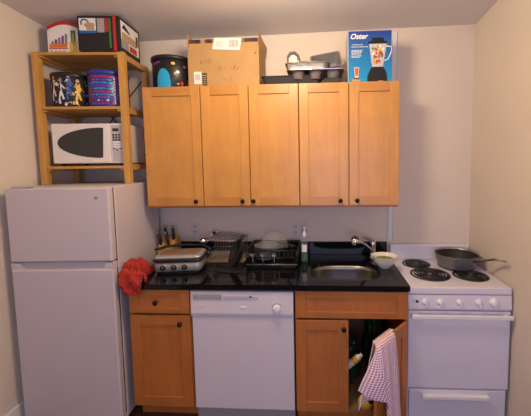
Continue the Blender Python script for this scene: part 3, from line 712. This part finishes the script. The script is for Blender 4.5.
# glass lid-like crumpled bowl between them
g = G(); R = []
for k, (rr, zz) in enumerate(((.035, 0), (.070, .030), (.088, .058), (.094, .062), (.090, .059), (.066, .030), (.02, .004))):
    R.append([Vector((1.115 + (rr + .002 * sin(5 * a)) * cos(a), -.235 + (rr * .62 + .002 * cos(7 * a)) * sin(a), Z1 + .006 + zz + .002 * sin(6 * a))) for a in [2 * PI * i / 36 for i in range(36)]])
g.loft(R, M['foil'], cap0=True, cap1=True, smooth=True); tag(g.build('foil_bowl', base=(1.115, -.23, Z1)), 'crinkled silver foil bowl nested in the foil tray', 'foil bowl')

# blender carton
t = thing('blender_box', 'blue blender carton standing at the stove end of the cabinet tops', 'box', (1.53, -.17, ZT))
x0, x1, y0, y1, z1 = 1.384, 1.672, -.285, -.085, 2.505
g = G(); g.box(x0, x1, y0, y1, ZT, z1, M['lightgrey'], .002); bd = g.build('carton', t)
g = G(); g.box(x0 + .004, x1 - .002, y0 - .0012, y0 - .0002, ZT + .003, z1 - .003, M['cartonblue']); pf = sub(g, 'printed_front', bd)
g = G(); yy = y0 - .0016
g.text('Oster', .047, FRONT(x0 + .014, yy, z1 - .052), M['whitep'], .0004, .28, .0014); 
for i, (w_, dz) in enumerate(((.070, .092), (.110, .106), (.075, .128), (.070, .136), (.066, .144), (.060, .152), (.068, .164), (.055, .172))):
    xs = x0 + .024 + (.006 if i == 0 else 0); xe = xs + w_
    while xs < xe: q = random.uniform(.006, .014); g.box(xs, min(xs + q, xe), yy - .0004, yy + .0002, z1 - dz, z1 - dz + .0040, M['whitep']); xs += q + .003
# picture of the blender
bx = x0 + .196
g.poly([(bx - 0.0675, yy, ZT + .010), (bx + 0.0648, yy, ZT + .010), (bx + 0.0621, yy, ZT + .055), (bx + 0.0459, yy, ZT + .092), (bx + 0.0351, yy, ZT + .104), (bx - 0.0324, yy, ZT + .104), (bx - 0.0486, yy, ZT + .090), (bx - 0.0675, yy, ZT + .045)], (0, -.0006, 0), M['black'])
g.poly([(bx - 0.0351, yy, ZT + .104), (bx + 0.0351, yy, ZT + .104), (bx + 0.0594, yy, ZT + .252), (bx - 0.0567, yy, ZT + .252)], (0, -.0006, 0), M['lightgrey'])
g.poly([(bx - 0.0621, yy, ZT + .252), (bx + 0.0621, yy, ZT + .252), (bx + 0.0621, yy, ZT + .266), (bx + 0.0405, yy, ZT + .272), (bx + 0.0378, yy, ZT + .292), (bx - 0.0378, yy, ZT + .292), (bx - 0.0405, yy, ZT + .272), (bx - 0.0621, yy, ZT + .266)], (0, -.0006, 0), M['black'])
g.tube([(bx + 0.0567, yy, ZT + .235), (bx + 0.0891, yy, ZT + .232), (bx + 0.0918, yy, ZT + .200), (bx + 0.0675, yy, ZT + .150), (bx + 0.0459, yy, ZT + .142)], .004, M['whitep'], 5)
for i in range(40):
    zz = random.uniform(.122, .235); ww = .028 + (zz - .104) * .12 - .009; xx = bx + random.uniform(-ww, ww)
    g.lathe([(0, .0013), (random.uniform(.007, .013), .0007)], (xx, yy, ZT + zz), M[['redprint', 'tan', 'redprint', 'yellow', 'greenp', 'paper'][i % 6]], 'Y', 8)
gx = x0 + .058
g.poly([(gx - .012, yy, ZT + .040), (gx + .012, yy, ZT + .040), (gx + .018, yy, ZT + .105), (gx - .018, yy, ZT + .105)], (0, -.0006, 0), M['lightgrey']); g.poly([(gx - .008, yy - .0006, ZT + .050), (gx + .008, yy - .0006, ZT + .050), (gx + .013, yy - .0006, ZT + .098), (gx - .013, yy - .0006, ZT + .098)], (0, -.0006, 0), M['redink'])
g.box(gx - .030, gx + .024, yy - .0008, yy, ZT + .012, ZT + .026, M['tan']); g.box(gx - .020, gx + .016, yy - .0012, yy, ZT + .026, ZT + .036, M['redprint']); g.box(gx - .010, gx + .010, yy - .0012, yy, ZT + .028, ZT + .040, M['paper'])
g.box(bx + .005, bx + .036, yy - .0012, yy, ZT + .003, ZT + .014, M['tan'])
sub(g, 'printed_lettering', bd)

# ------------------------------------------------------------------ on the counter
ZC = .9135
# electric griddle
t = thing('electric_griddle', 'silver electric griddle with three dials on the counter by the refrigerator', 'griddle', (.25, -.36, ZC), Matrix.Translation((.085, -.49, 0)) @ Matrix.Rotation(.13, 4, 'Z') @ Matrix.Translation((-.085, .49, 0)))
def rr(x0, x1, y0, y1, z, r): return panring(x0, x1, y0, y1, z, r, 6)
g = G(); g.loft([rr(.100, .386, -.480, -.300, ZC + .014, .03), rr(.088, .396, -.492, -.290, ZC + .022, .035), rr(.086, .398, -.494, -.288, ZC + .068, .035), rr(.094, .390, -.486, -.295, ZC + .078, .03)], M['satin'], cap0=True, cap1=True); bd = g.build('housing', t)
for kx in (.152, .222, .292):
    g = G(); g.lathe([(.026, 0), (.025, .002), (.0, .002)], (kx, -.4935, ZC + .045), M['satin'], 'Y', 24); g.lathe([(.019, .002), (.018, .006), (.014, .008), (.014, .018), (0, .019)], (kx, -.4935, ZC + .045), M['black'], 'Y', 20); g.box(kx - .003, kx + .003, -.516, -.5095, ZC + .030, ZC + .060, M['chrome'], .001); sub(g, 'dial', bd)
for fx in (.125, .360):
    for fy in (-.46, -.33): g = G(); g.box(fx - .02, fx + .02, fy - .015, fy + .015, ZC, ZC + .0145, M['black'], .002); g.build('foot', t)
g = G(); g.box(.14, .36, -.490, -.474, ZC + .001, ZC + .013, M['black'], .002); g.build('drip_tray', t)
g = G(); g.loft([rr(.086, .398, -.496, -.286, ZC + .079, .035), rr(.078, .406, -.504, -.280, ZC + .086, .038), rr(.078, .406, -.504, -.280, ZC + .098, .038), rr(.088, .396, -.494, -.288, ZC + .102, .035)], M['black'], cap0=True, cap1=True); g.build('black_band', t)
g = G(); g.loft([rr(.088, .396, -.492, -.290, ZC + .1025, .035), rr(.090, .394, -.490, -.292, ZC + .112, .035), rr(.102, .382, -.476, -.305, ZC + .121, .035), rr(.116, .368, -.458, -.322, ZC + .122, .03)], M['satin'], cap0=True, cap1=True)
ld = g.build('lid', t); g = G(); g.loft([rr(.114, .370, -.462, -.318, ZC + .1222, .03), rr(.124, .360, -.450, -.328, ZC + .125, .03)], M['brown'], cap1=True); sub(g, 'lid_reflection', ld, 'brown reflection painted on the lid')  # brown stands for what the silver lid reflects, put in as colour
g = G(); g.tube([(.058, -.290, ZC + .122), (.10, -.268, ZC + .132), (.25, -.262, ZC + .136), (.36, -.270, ZC + .132), (.414, -.30, ZC + .115), (.417, -.37, ZC + .095)], [.010, .011, .010, .010, .010, .009], M['black'], 8); g.tube([(.030, -.31, ZC + .120), (.062, -.295, ZC + .124), (.09, -.275, ZC + .126)], [.008, .011, .009], M['black'], 8); g.build('lid_handle', t)

# knife block with knives
kb = thing('knife_block', 'pale wooden knife block behind the griddle', 'knife block', (.03, -.12, ZC))
g = G(); g.poly([(-.045, -.185, ZC), (-.045, -.045, ZC), (-.045, -.028, 1.020), (-.045, -.085, 1.085), (-.045, -.185, 1.010)], (.115, 0, 0), M['pine']); g.build('block_body', kb)
for (kx, ky, kz, dx) in ((-.030, -.150, 1.042, -.012), (.000, -.110, 1.070, -.006), (.030, -.150, 1.042, -.014), (.050, -.110, 1.070, .006)):
    g = G(); L_ = .095 if ky > -.12 else .085
    g.tube([(kx, ky, kz - .03), (kx + dx * .3, ky - .010, kz + .01), (kx + dx, ky - .028, kz + L_)], [.009, .0125, .011], M['black'], 8)
    g.tube([(kx + dx * .9, ky - .025, kz + L_ * .85), (kx + dx * 1.05, ky - .029, kz + L_ + .003)], .0112, M['steel'], 8)
    pos = {(-.030): 'at the refrigerator end, lower row', (.000): 'second from the refrigerator, upper row', (.030): 'third along, lower row', (.050): 'farthest from the refrigerator, upper row'}[kx]
    tag(g.build('kitchen_knife', base=(kx, ky, kz)), 'black-handled knife in the wooden block, ' + pos, 'knife', 'knives in the wooden block')

# red towel heap, hanging over the counter's front corner
def cloth_heap(nx, ny, prof, x0f, x1f, zamp):
    g = G(); rows = []
    for j in range(ny + 1):
        s_ = j / ny * (len(prof) - 1); i0 = min(int(s_), len(prof) - 2); f = s_ - i0; f = f * f * (3 - 2 * f)
        y = prof[i0][0] * (1 - f) + prof[i0 + 1][0] * f; z = prof[i0][1] * (1 - f) + prof[i0 + 1][1] * f
        row = []
        for i in range(nx + 1):
            u = i / nx; xa, xb = x0f(j / ny), x1f(j / ny); x = xa + (xb - xa) * u
            e = max(0, cos(PI / 2 * min(1, u ** 1.6))) ** .45
            n1 = noise.noise(Vector((x * 22, y * 18 + 3, z * 16))); n2 = abs(noise.noise(Vector((x * 34 + 7, y * 22, z * 26 + 2))))
            zz = ZC + .004 + (z - ZC) * e + zamp * (n1 * .8 - n2 * 1.6 + .35) * e if y > -.645 else z + .004 * n1
            if y > -.645: zz = max(zz, ZC + .004)
            yy_ = y + (-.018 * (n1 - n2 * 1.4) if y < -.60 else .010 * n2)
            if y <= -.645: yy_ = min(yy_, -.653)
            row.append((x + .006 * n1, yy_, zz))
        rows.append(row)
    g.loft(rows, M['redcloth'], close=False); return g
prof = [(-.668, .850), (-.672, .875), (-.676, .905), (-.672, .940), (-.650, .975), (-.610, 1.005), (-.56, 1.022), (-.50, 1.018), (-.46, .99), (-.43, .95), (-.415, .920)]
g = cloth_heap(44, 60, prof, lambda v: -.010 - .028 * min(1, v * 2.5), lambda v: (.088 + .10 * v if v < .3 else .116) if v < .5 else .066, .034)
o = g.build('red_towel', base=(.05, -.55, ZC), solid=.004); tag(o, 'crumpled red towel draped over the counter corner beside the refrigerator', 'towel')

# wire dish rack
t = thing('wire_dish_rack', 'chrome wire dish rack at the back of the counter behind the griddle', 'dish rack', (.49, -.13, ZC))
g = G(); x0, x1, y0, y1, zt = .345, .612, -.215, -.045, 1.070; wr = .0022
for z in (zt, ZC + .07, ZC + .022): g.tube([(x0, y0, z), (x1, y0, z), (x1, y1, z), (x0, y1, z)], wr * (1.5 if z == zt else 1), M['chrome'], 6, close=True)
n = 22
for i in range(n + 1):
    x = x0 + (x1 - x0) * i / n; g.tube([(x, y1, zt + .036 - .024 * i / n), (x, y1, ZC + .022), (x, y0, ZC + .022), (x, y0, ZC + .085)], wr * .9, M['gunmetal'], 5)
g.tube([(x0 + .01, y1, zt), (x0 + .04, y1, zt + .03), (x0 + .10, y1, zt + .032), (x1 - .06, y1, zt + .016), (x1 - .02, y1, zt)], wr * 1.3, M['chrome'], 6)
for fx in (x0 + .02, x1 - .02):
    for fy in (y0 + .01, y1 - .01): g.tube([(fx, fy, ZC + .014), (fx, fy, ZC + .022)], .004, M['black'], 6)
g.build('wire_basket', t)
g = G(); g.loft([rr(.335, .628, -.235, -.035, ZC + .001, .02), rr(.328, .635, -.243, -.028, ZC + .012, .02), rr(.335, .628, -.235, -.035, ZC + .0105, .02), rr(.342, .622, -.228, -.042, ZC + .005, .02)], M['tan'], cap0=True, cap1=True, smooth=False); g.build('drip_tray', t)
# ladle laid across rack and griddle
t = thing('steel_ladle', 'shiny steel ladle lying across the chrome dish rack', 'ladle', (.36, -.2, 1.06))
g = G(); g.lathe([(.0, -.028), (.020, -.024), (.034, -.008), (.037, .004), (.035, .004), (.032, -.008), (.018, -.021), (0, -.025)], (.325, -.215, 1.078), M['chrome'], n=28); g.build('ladle_bowl', t)
g = G(); g.tube([(.358, -.215, 1.081), (.42, -.212, 1.078), (.50, -.207, 1.070), (.58, -.20, 1.066), (.640, -.198, 1.066)], [.004, .0035, .0032, .004, .005], M['chrome'], 8); g.build('ladle_handle', t)
g = G(); g.lathe([(.024, 0), (.026, .006), (.022, .010), (.018, .006), (.019, 0), (.024, 0)], (.352, -.060, 1.096), M['chrome'], 'Y', 24); g.lathe([(0, .004), (.012, .004), (.013, 0)], (.352, -.058, 1.096), M['gap'], 'Y', 20); tag(g.build('tea_strainer', base=(.35, -.06, 1.08)), 'small round tea strainer leaning at the back of the wire rack', 'strainer')

# black dish rack with pots
t = thing('black_dish_rack', 'black plastic dish rack full of pots in front of the double outlet', 'dish rack', (.85, -.2, ZC))
g = G(); x0, x1, y0, y1 = .672, 1.030, -.345, -.060; bk = M['black']
g.loft([rr(x0 + .004, x1 - .004, y0 + .004, y1, ZC + .001, .02), rr(x0 - .004, x1 + .004, y0 - .004, y1 + .006, ZC + .022, .02), rr(x0, x1, y0, y1, ZC + .021, .02), rr(x0 + .008, x1 - .008, y0 + .008, y1 - .004, ZC + .006, .02)], bk, cap0=True, cap1=True, smooth=False); g.build('drip_tray', t)
g = G()
for z in (ZC + .030, ZC + .072, ZC + .122): g.tube([(x0, y0, z), (x1, y0, z), (x1, y1, z), (x0, y1, z)], .0045 if z > 1.03 else .003, bk, 6, close=True)
for i in range(13):
    x = x0 + .006 + (x1 - x0 - .012) * i / 12; g.tube([(x, y0, ZC + .122), (x, y0, ZC + .030), (x, y1, ZC + .030), (x, y1, ZC + .122)], .0022, bk, 5)
for i in range(9):
    y = y0 + (y1 - y0) * i / 8
    for x in (x0, x1): g.tube([(x, y, ZC + .03), (x, y, ZC + .122)], .0022, bk, 5)
g.tube([(x0, y0, ZC + .024), (x1, y0, ZC + .024)], .003, M['gunmetal'], 6)
g.build('rack_basket', t)
# glass bowl turned upside down on the rack
c = (.850, -.215, 1.040)
g = G(); g.lathe([(.104, 0), (.103, .020), (.092, .056), (.064, .086), (.028, .100), (0, .101), (0, .098), (.027, .097), (.062, .083), (.089, .054), (.100, .019), (.101, 0), (.104, 0)], c, M['glass'], n=40)
tag(g.build('glass_bowl', base=c), 'clear glass bowl turned upside down on top of the black dish rack', 'bowl')
g = G(); g.lathe([(0, 0), (.080, 0), (.086, .006), (.088, .090), (.091, .092), (.086, .092), (.083, .008), (0, .006)], (.79, -.20, ZC + .034), M['gunmetal'], n=36)
tag(g.build('cooking_pot', base=(.79, -.2, ZC + .034)), 'dark metal cooking pot inside the black dish rack under the glass bowl', 'pot')
t = thing('sauce_pan', 'black saucepan at the stove side of the black dish rack', 'saucepan', (.95, -.2, ZC + .034))
g = G(); g.lathe([(0, 0), (.052, 0), (.056, .006), (.057, .080), (.060, .082), (.056, .082), (.053, .008), (0, .006)], (.945, -.185, ZC + .034), M['blackm'], n=32); g.build('pan_bowl', t)
g = G(); g.tube([(.955, -.235, ZC + .105), (.965, -.28, ZC + .130), (.985, -.325, ZC + .150), (1.0, -.345, ZC + .152)], [.008, .009, .011, .009], M['black'], 8); g.build('handle', t)
# tilted black pan leaning at the rack's end
PT = Matrix.Translation((.622, -.335, ZC + .094)) @ Matrix.Rotation(math.radians(30), 4, 'Z') @ Matrix.Rotation(math.radians(-66), 4, 'Y')
t = thing('small_skillet', 'small black skillet propped on edge against the black dish rack', 'frying pan', (.62, -.30, ZC))
g = G(PT); g.lathe([(0, 0), (.072, 0), (.080, .005), (.095, .034), (.098, .036), (.094, .036), (.078, .008), (.068, .004), (0, .004)], (0, 0, 0), M['black'], n=36); g.build('pan_bowl', t)
g = G(PT); g.tube([(.088, 0, .028), (.108, .0, .026), (.128, .0, .022), (.138, 0, .020)], [.012, .011, .011, .007], M['black'], 8); g.build('handle', t)
for (kx, kz, s_) in ((.735, 1.005, .014), (.775, .985, .012), (.815, 1.000, .015), (.905, .995, .013)):
    pass
# forks and spoons hooked on the rack front
for (sx, nm) in ((.722, 'end nearest the griddle'), (.792, 'middle'), (.872, 'end nearest the soap bottle')):
    g = G(); g.lathe([(0, -.003), (.010, -.001), (.016, .006), (.014, .006), (0, .001)], (sx, -.358, ZC + .098), M['steel'], 'Y', 18, sx=1.0, sy=.75); g.tube([(sx, -.356, ZC + .088), (sx + .001, -.356, ZC + .05), (sx, -.357, ZC + .012)], .003, M['steel'], 6)
    tag(g.build('steel_spoon', base=(sx, -.356, ZC)), 'steel spoon standing at the front of the black dish rack, ' + nm, 'spoon', 'spoons at the rack front')

# dish soap
t = thing('soap_bottle', 'clear dish soap bottle with green soap beside the black dish rack', 'bottle', (1.072, -.20, ZC))
c = (1.072, -.205, ZC)
g = G(); g.lathe([(0, 0), (.024, 0), (.027, .005), (.027, .130), (.024, .155), (.012, .185), (.011, .205), (0, .205)], c, M['glass'], n=28, sy=.75); g.build('bottle_body', t)
g = G(); g.lathe([(0, .003), (.0225, .003), (.0235, .008), (.0235, .072), (0, .072)], c, M['greenliq'], n=28, sy=.75); g.build('green_liquid', t)
g = G(); cyl_patch(g, c, .0275, -.7, .7, ZC + .080, ZC + .135, M['whitep'], 8); g.build('paper_label', t)
g = G(); g.lathe([(.0125, .190), (.0125, .215), (.006, .225), (.005, .245), (.009, .248), (.008, .258), (0, .260)], c, M['whitep'], n=20); g.build('cap', t)

# bowl with greens
t = thing('cream_bowl', 'cream ceramic bowl holding green food at the stove end of the counter', 'bowl', (1.632, -.31, ZC))
c = (1.630, -.315, ZC)
g = G(); g.lathe([(0, 0), (.034, 0), (.036, .006), (.058, .024), (.076, .052), (.083, .080), (.086, .083), (.082, .083), (.073, .054), (.055, .029), (.030, .012), (0, .010)], c, M['porcelain'], n=44); g.build('bowl_shell', t)
g = G(); g.lathe([(0, .070), (.040, .068), (.066, .060), (.074, .056)], c, M['food'], n=32); o = tag(g.build('green_food', base=c), 'green food filling the cream bowl', 'food', kind='stuff')

# electrical cord on counter
g = G(); g.tube([(.43, -.30, ZC + .004), (.47, -.40, ZC + .004), (.52, -.44, ZC + .004), (.56, -.435, ZC + .004), (.60, -.45, ZC + .004), (.66, -.44, ZC + .004)], .0035, M['black'], 6)
tag(g.build('power_cord', base=(.5, -.4, ZC)), 'black power cord lying on the counter between griddle and dish rack', 'cord')

# outlets
def outlet(x0, x1, z0, z1, gangs, label):
    t = thing('wall_outlet', label, 'outlet', ((x0 + x1) / 2, 0, (z0 + z1) / 2))
    g = G(); g.box(x0, x1, -.006, -.0002, z0, z1, M['plate'], .002); g.build('cover_plate', t)
    n = len(gangs)
    for i, kind in enumerate(gangs):
        cx = x0 + (x1 - x0) * (i + .5) / n; cz = (z0 + z1) / 2
        if kind == 's':
            for dz in (-.022, .022):
                g = G(); g.box(cx - .014, cx + .014, -.0085, -.006, cz + dz - .013, cz + dz + .013, M['lightgrey'], .001)
                for q in (-.006, .006): g.box(cx + q - .001, cx + q + .001, -.0090, -.0085, cz + dz - .005, cz + dz + .006, M['gap'])
                g.build('socket', t)
        else:
            g = G(); g.box(cx - .017, cx + .017, -.0085, -.006, cz - .033, cz + .033, M['lightgrey'], .001); g.box(cx - .006, cx + .006, -.010, -.0085, cz - .012, cz - .002, M['gap']); g.box(cx - .006, cx + .006, -.010, -.0085, cz + .002, cz + .012, M['redprint']); g.build('safety_socket', t)
outlet(.140, .210, 1.052, 1.180, ['s'], 'white single-gang wall outlet above the griddle')
outlet(.958, 1.086, 1.040, 1.182, ['s', 'g'], 'white double-gang wall outlet above the soap bottle')

# ------------------------------------------------------------------ checked towel over the open door
def interp(P, u):
    x = u * (len(P) - 1); i = min(int(x), len(P) - 2); f = x - i
    return Vector(P[i]) * (1 - f) + Vector(P[i + 1]) * f
# columns across the cloth: each a list of points from the door top downward
cols = [
    [(1.466, -.862, .700), (1.472, -.905, .690), (1.440, -.908, .600), (1.408, -.910, .530), (1.382, -.905, .462)],
    [(1.470, -.862, .701), (1.482, -.908, .690), (1.462, -.925, .590), (1.440, -.930, .510), (1.418, -.925, .448)],
    [(1.476, -.858, .701), (1.490, -.906, .690), (1.487, -.930, .580), (1.480, -.935, .500), (1.470, -.930, .428)],
    [(1.484, -.850, .701), (1.500, -.900, .690), (1.512, -.925, .580), (1.522, -.925, .480), (1.531, -.920, .405)],
    [(1.494, -.838, .701), (1.510, -.880, .690), (1.524, -.890, .570), (1.532, -.890, .440), (1.536, -.885, .310)],
    [(1.510, -.822, .701), (1.528, -.862, .690), (1.545, -.880, .560), (1.556, -.885, .380), (1.562, -.88, .200)],
    [(1.530, -.802, .701), (1.548, -.840, .690), (1.570, -.835, .550), (1.578, -.845, .370), (1.586, -.84, .170)],
    [(1.552, -.780, .701), (1.572, -.815, .690), (1.590, -.825, .550), (1.602, -.830, .370), (1.612, -.83, .165)],
    [(1.578, -.756, .701), (1.596, -.786, .690), (1.612, -.785, .550), (1.622, -.795, .370), (1.634, -.79, .170)],
]
NU, NV = 48, 56
def cr(P, u):
    n = len(P) - 1; x = u * n; i = min(int(x), n - 1); f = x - i
    p = [Vector(P[max(0, min(n, k))]) for k in (i - 1, i, i + 1, i + 2)]
    return .5 * ((2 * p[1]) + (p[2] - p[0]) * f + (2 * p[0] - 5 * p[1] + 4 * p[2] - p[3]) * f * f + (3 * p[1] - p[0] - 3 * p[2] + p[3]) * f ** 3)
bm = bmesh.new(); uvl = bm.loops.layers.uv.new('UVMap'); grid = []
for j in range(NV + 1):
    rowp = [cr(c_, j / NV) for c_ in cols]
    grid.append([cr(rowp, i / NU) for i in range(NU + 1)])
VV = [[bm.verts.new(p) for p in row] for row in grid]
WID = .30
def uvof(i, j):
    L_ = .0
    return None
acc = [[0] * (NU + 1) for _ in range(NV + 1)]
for i in range(NU + 1):
    for j in range(1, NV + 1): acc[j][i] = acc[j - 1][i] + (grid[j][i] - grid[j - 1][i]).length
ua = [[0] * (NU + 1) for _ in range(NV + 1)]
for j in range(NV + 1):
    for i in range(1, NU + 1): ua[j][i] = ua[j][i - 1] + max((grid[j][i] - grid[j][i - 1]).length, .26 / NU)
for j in range(NV):
    for i in range(NU):
        f = bm.faces.new([VV[j][i], VV[j][i + 1], VV[j + 1][i + 1], VV[j + 1][i]]); f.smooth = True
        for l, (a, b_) in zip(f.loops, ((i, j), (i + 1, j), (i + 1, j + 1), (i, j + 1))): l[uvl].uv = (ua[b_][a] * .75, acc[b_][a])
# back half that hangs on the inner side of the door
me = bpy.data.meshes.new('checked_towel'); 
base = Vector((1.52, -.83, .69))
for v in bm.verts: v.co -= base
bm.to_mesh(me); bm.free(); me.materials.append(M['gingham'])
tw = bpy.data.objects.new('checked_towel', me); COL.objects.link(tw); tw.location = base
md = tw.modifiers.new('thick', 'SOLIDIFY'); md.thickness = .003; md.offset = 0
tag(tw, 'red and white checked dish towel hanging over the open cabinet door', 'towel')
inner = G(); rows = []
for k, (sx_, oo) in enumerate(((0, 0),)):
    pass
ig = bmesh.new(); il = ig.loops.layers.uv.new('UVMap'); gi = []
for j in range(25):
    v_ = j / 24; row = []
    for i in range(21):
        u_ = i / 20; s_ = -.318 + .165 * u_ - .115 * v_ * (1 - u_) ** .6
        o_ = .020 + .006 * sin(u_ * 9 + 1) * v_ + .01 * v_ 
        z_ = .701 - .335 * v_ + .02 * sin(u_ * 7) * v_
        if j == 0: o_ = -.004
        elif j == 1: z_ = .699
        row.append(DT @ Vector((s_, o_, z_)))
    gi.append(row)
VI = [[ig.verts.new(p - base) for p in r_] for r_ in gi]
for j in range(24):
    for i in range(20):
        f = ig.faces.new([VI[j][i], VI[j][i + 1], VI[j + 1][i + 1], VI[j + 1][i]]); f.smooth = True
        for l, (a, b_) in zip(f.loops, ((i, j), (i + 1, j), (i + 1, j + 1), (i, j + 1))): l[il].uv = (a / 20 * .17, b_ / 24 * .35)
me2 = bpy.data.meshes.new('inner_fold'); ig.to_mesh(me2); ig.free(); me2.materials.append(M['gingham'])
o2 = bpy.data.objects.new('inner_fold', me2); COL.objects.link(o2); o2.parent = tw
md = o2.modifiers.new('thick', 'SOLIDIFY'); md.thickness = .003; md.offset = 0
inner.bm.free()

# ------------------------------------------------------------------ things in the open sink cabinet
def crumple(cx, cy, z0, rx, ry, h, mat, seed, amp=.25):
    g = G(); b = bmesh.new(); bmesh.ops.create_icosphere(b, subdivisions=4, radius=1)
    for v in b.verts:
        n = v.co.normalized(); d = 1 + amp * (noise.noise(n * 2.2 + Vector((seed, 0, 0))) + .6 * abs(noise.noise(n * 5 + Vector((0, seed, 0)))))
        v.co = Vector((cx + n.x * rx * d, cy + n.y * ry * d, z0 + max(0, h / 2 + n.z * h / 2 * d)))
    g.absorb(b, mat, False); return g
tag(crumple(1.385, -.36, .119, .075, .08, .30, M['greenbag'], 2.3).build('plastic_bag', base=(1.385, -.36, .119)), 'dark green crumpled plastic bag low in the open sink cabinet', 'bag')
tag(crumple(1.575, -.24, .119, .075, .11, .46, M['greenbag'], 9.1, .3).build('rubbish_bag', base=(1.575, -.24, .119)), 'tall green plastic bag at the back of the open sink cabinet', 'bag')
t = thing('spray_bottle', 'white bottle with yellow label leaning in the open sink cabinet', 'bottle', (1.43, -.55, .2))
BT = Matrix.Translation((1.398, -.565, .40)) @ Matrix.Rotation(math.radians(50), 4, 'Y')
g = G(BT); g.lathe([(0, -.08), (.020, -.08), (.022, -.07), (.022, .03), (.012, .05), (.011, .062), (0, .062)], (0, 0, 0), M['paper'], n=20); g.build('bottle_body', t)
g = G(BT @ Matrix.Rotation(PI, 4, 'Z')); g.lathe([(.0225, -.01), (.0225, .028)], (0, 0, 0), M['yellow'], n=20); g.build('yellow_label', t)
t = thing('scrub_brush', 'yellow and black scrub brush standing at the front of the sink cabinet', 'brush', (1.45, -.60, .119))
g = G(); BR = Matrix.Translation((1.462, -.62, .172)) @ Matrix.Rotation(.5, 4, 'Y')
g = G(BR); g.lathe([(0, -.042), (.030, -.040), (.046, -.015), (.048, .012), (.036, .030), (0, .034)], (0, 0, 0), M['yellow'], n=24, sy=.6); g.build('yellow_grip', t)
g = G(BR); g.lathe([(0, -.0), (.026, .0), (.034, .030), (.030, .060), (0, .068)], (.014, -.006, .010), M['black'], n=20, sy=.75); g.build('black_head', t)
tag(crumple(1.335, -.535, .119, .040, .035, .20, M['greenbag'], 5.5, .2).build('detergent_pouch', base=(1.36, -.55, .119)), 'green detergent pouch just behind the closed sink cabinet door', 'pouch')

# ------------------------------------------------------------------ ceiling lamp (outside the frame) and light
LX, LY = .95, -1.15
t = thing('ceiling_lamp', 'round glass ceiling lamp above the kitchen floor', 'lamp', (LX, LY, H(LX, LY)))
hz = H(LX, LY)
g = G(); g.lathe([(0, 0), (.12, -.004), (.12, -.03), (.11, -.035), (0, -.035)], (LX, LY, hz - .006), M['trim'], n=32); g.build('ceiling_rose', t)
g = G(); g.lathe([(.10, -.036), (.105, -.05), (.085, -.085), (.05, -.10), (0, -.105)], (LX, LY, hz - .006), M['emit'], n=32); g.build('glass_shade', t)
l = bpy.data.lights.new('lamp_light', 'POINT'); l.energy = 46; l.color = (1.0, .77, .52); l.shadow_soft_size = .15
lo = bpy.data.objects.new('lamp_light', l); lo.location = (LX, LY, hz - .20); COL.objects.link(lo)
l = bpy.data.lights.new('window_light', 'AREA'); l.shape = 'RECTANGLE'; l.size = 1.35; l.size_y = 1.35; l.energy = 27; l.color = (.58, .63, 1.0)
lo = bpy.data.objects.new('window_light', l); lo.location = ((WX0 + WX1) / 2, YF - .12, (WZ0 + WZ1) / 2); lo.rotation_euler = (math.radians(90), 0, 0); COL.objects.link(lo)
w = bpy.data.worlds.new('world'); SC.world = w; w.use_nodes = True
w.node_tree.nodes['Background'].inputs[0].default_value = (.6, .7, 1, 1); w.node_tree.nodes['Background'].inputs[1].default_value = .8

for o in ROOTS:
    if 'base' in o: del o['base']

# ------------------------------------------------------------------ camera
cam = bpy.data.cameras.new('camera'); co = bpy.data.objects.new('camera', cam); COL.objects.link(co); SC.camera = co
yaw, pit, rol, f, px, py = -.0543, -.0798, -.0128, 311.82, 40.13, -20.76
fw = Vector((sin(yaw) * cos(pit), cos(yaw) * cos(pit), sin(pit))); rt = Vector((cos(yaw), -sin(yaw), 0)); up = rt.cross(fw)
R_ = rt * cos(rol) + up * sin(rol); U_ = up * cos(rol) - rt * sin(rol)
mat = Matrix((R_, U_, -fw)).transposed().to_4x4(); mat.translation = Vector((1.2078, -2.4409, 1.642)); co.matrix_world = mat
cam.sensor_width = 36; cam.lens = f / 531 * 36; cam.shift_x = -px / 531; cam.shift_y = py / 531; cam.clip_start = .02
SC.view_settings.view_transform = 'Standard'; SC.view_settings.look = 'None'; SC.view_settings.gamma = 1; SC.view_settings.exposure = 0.12
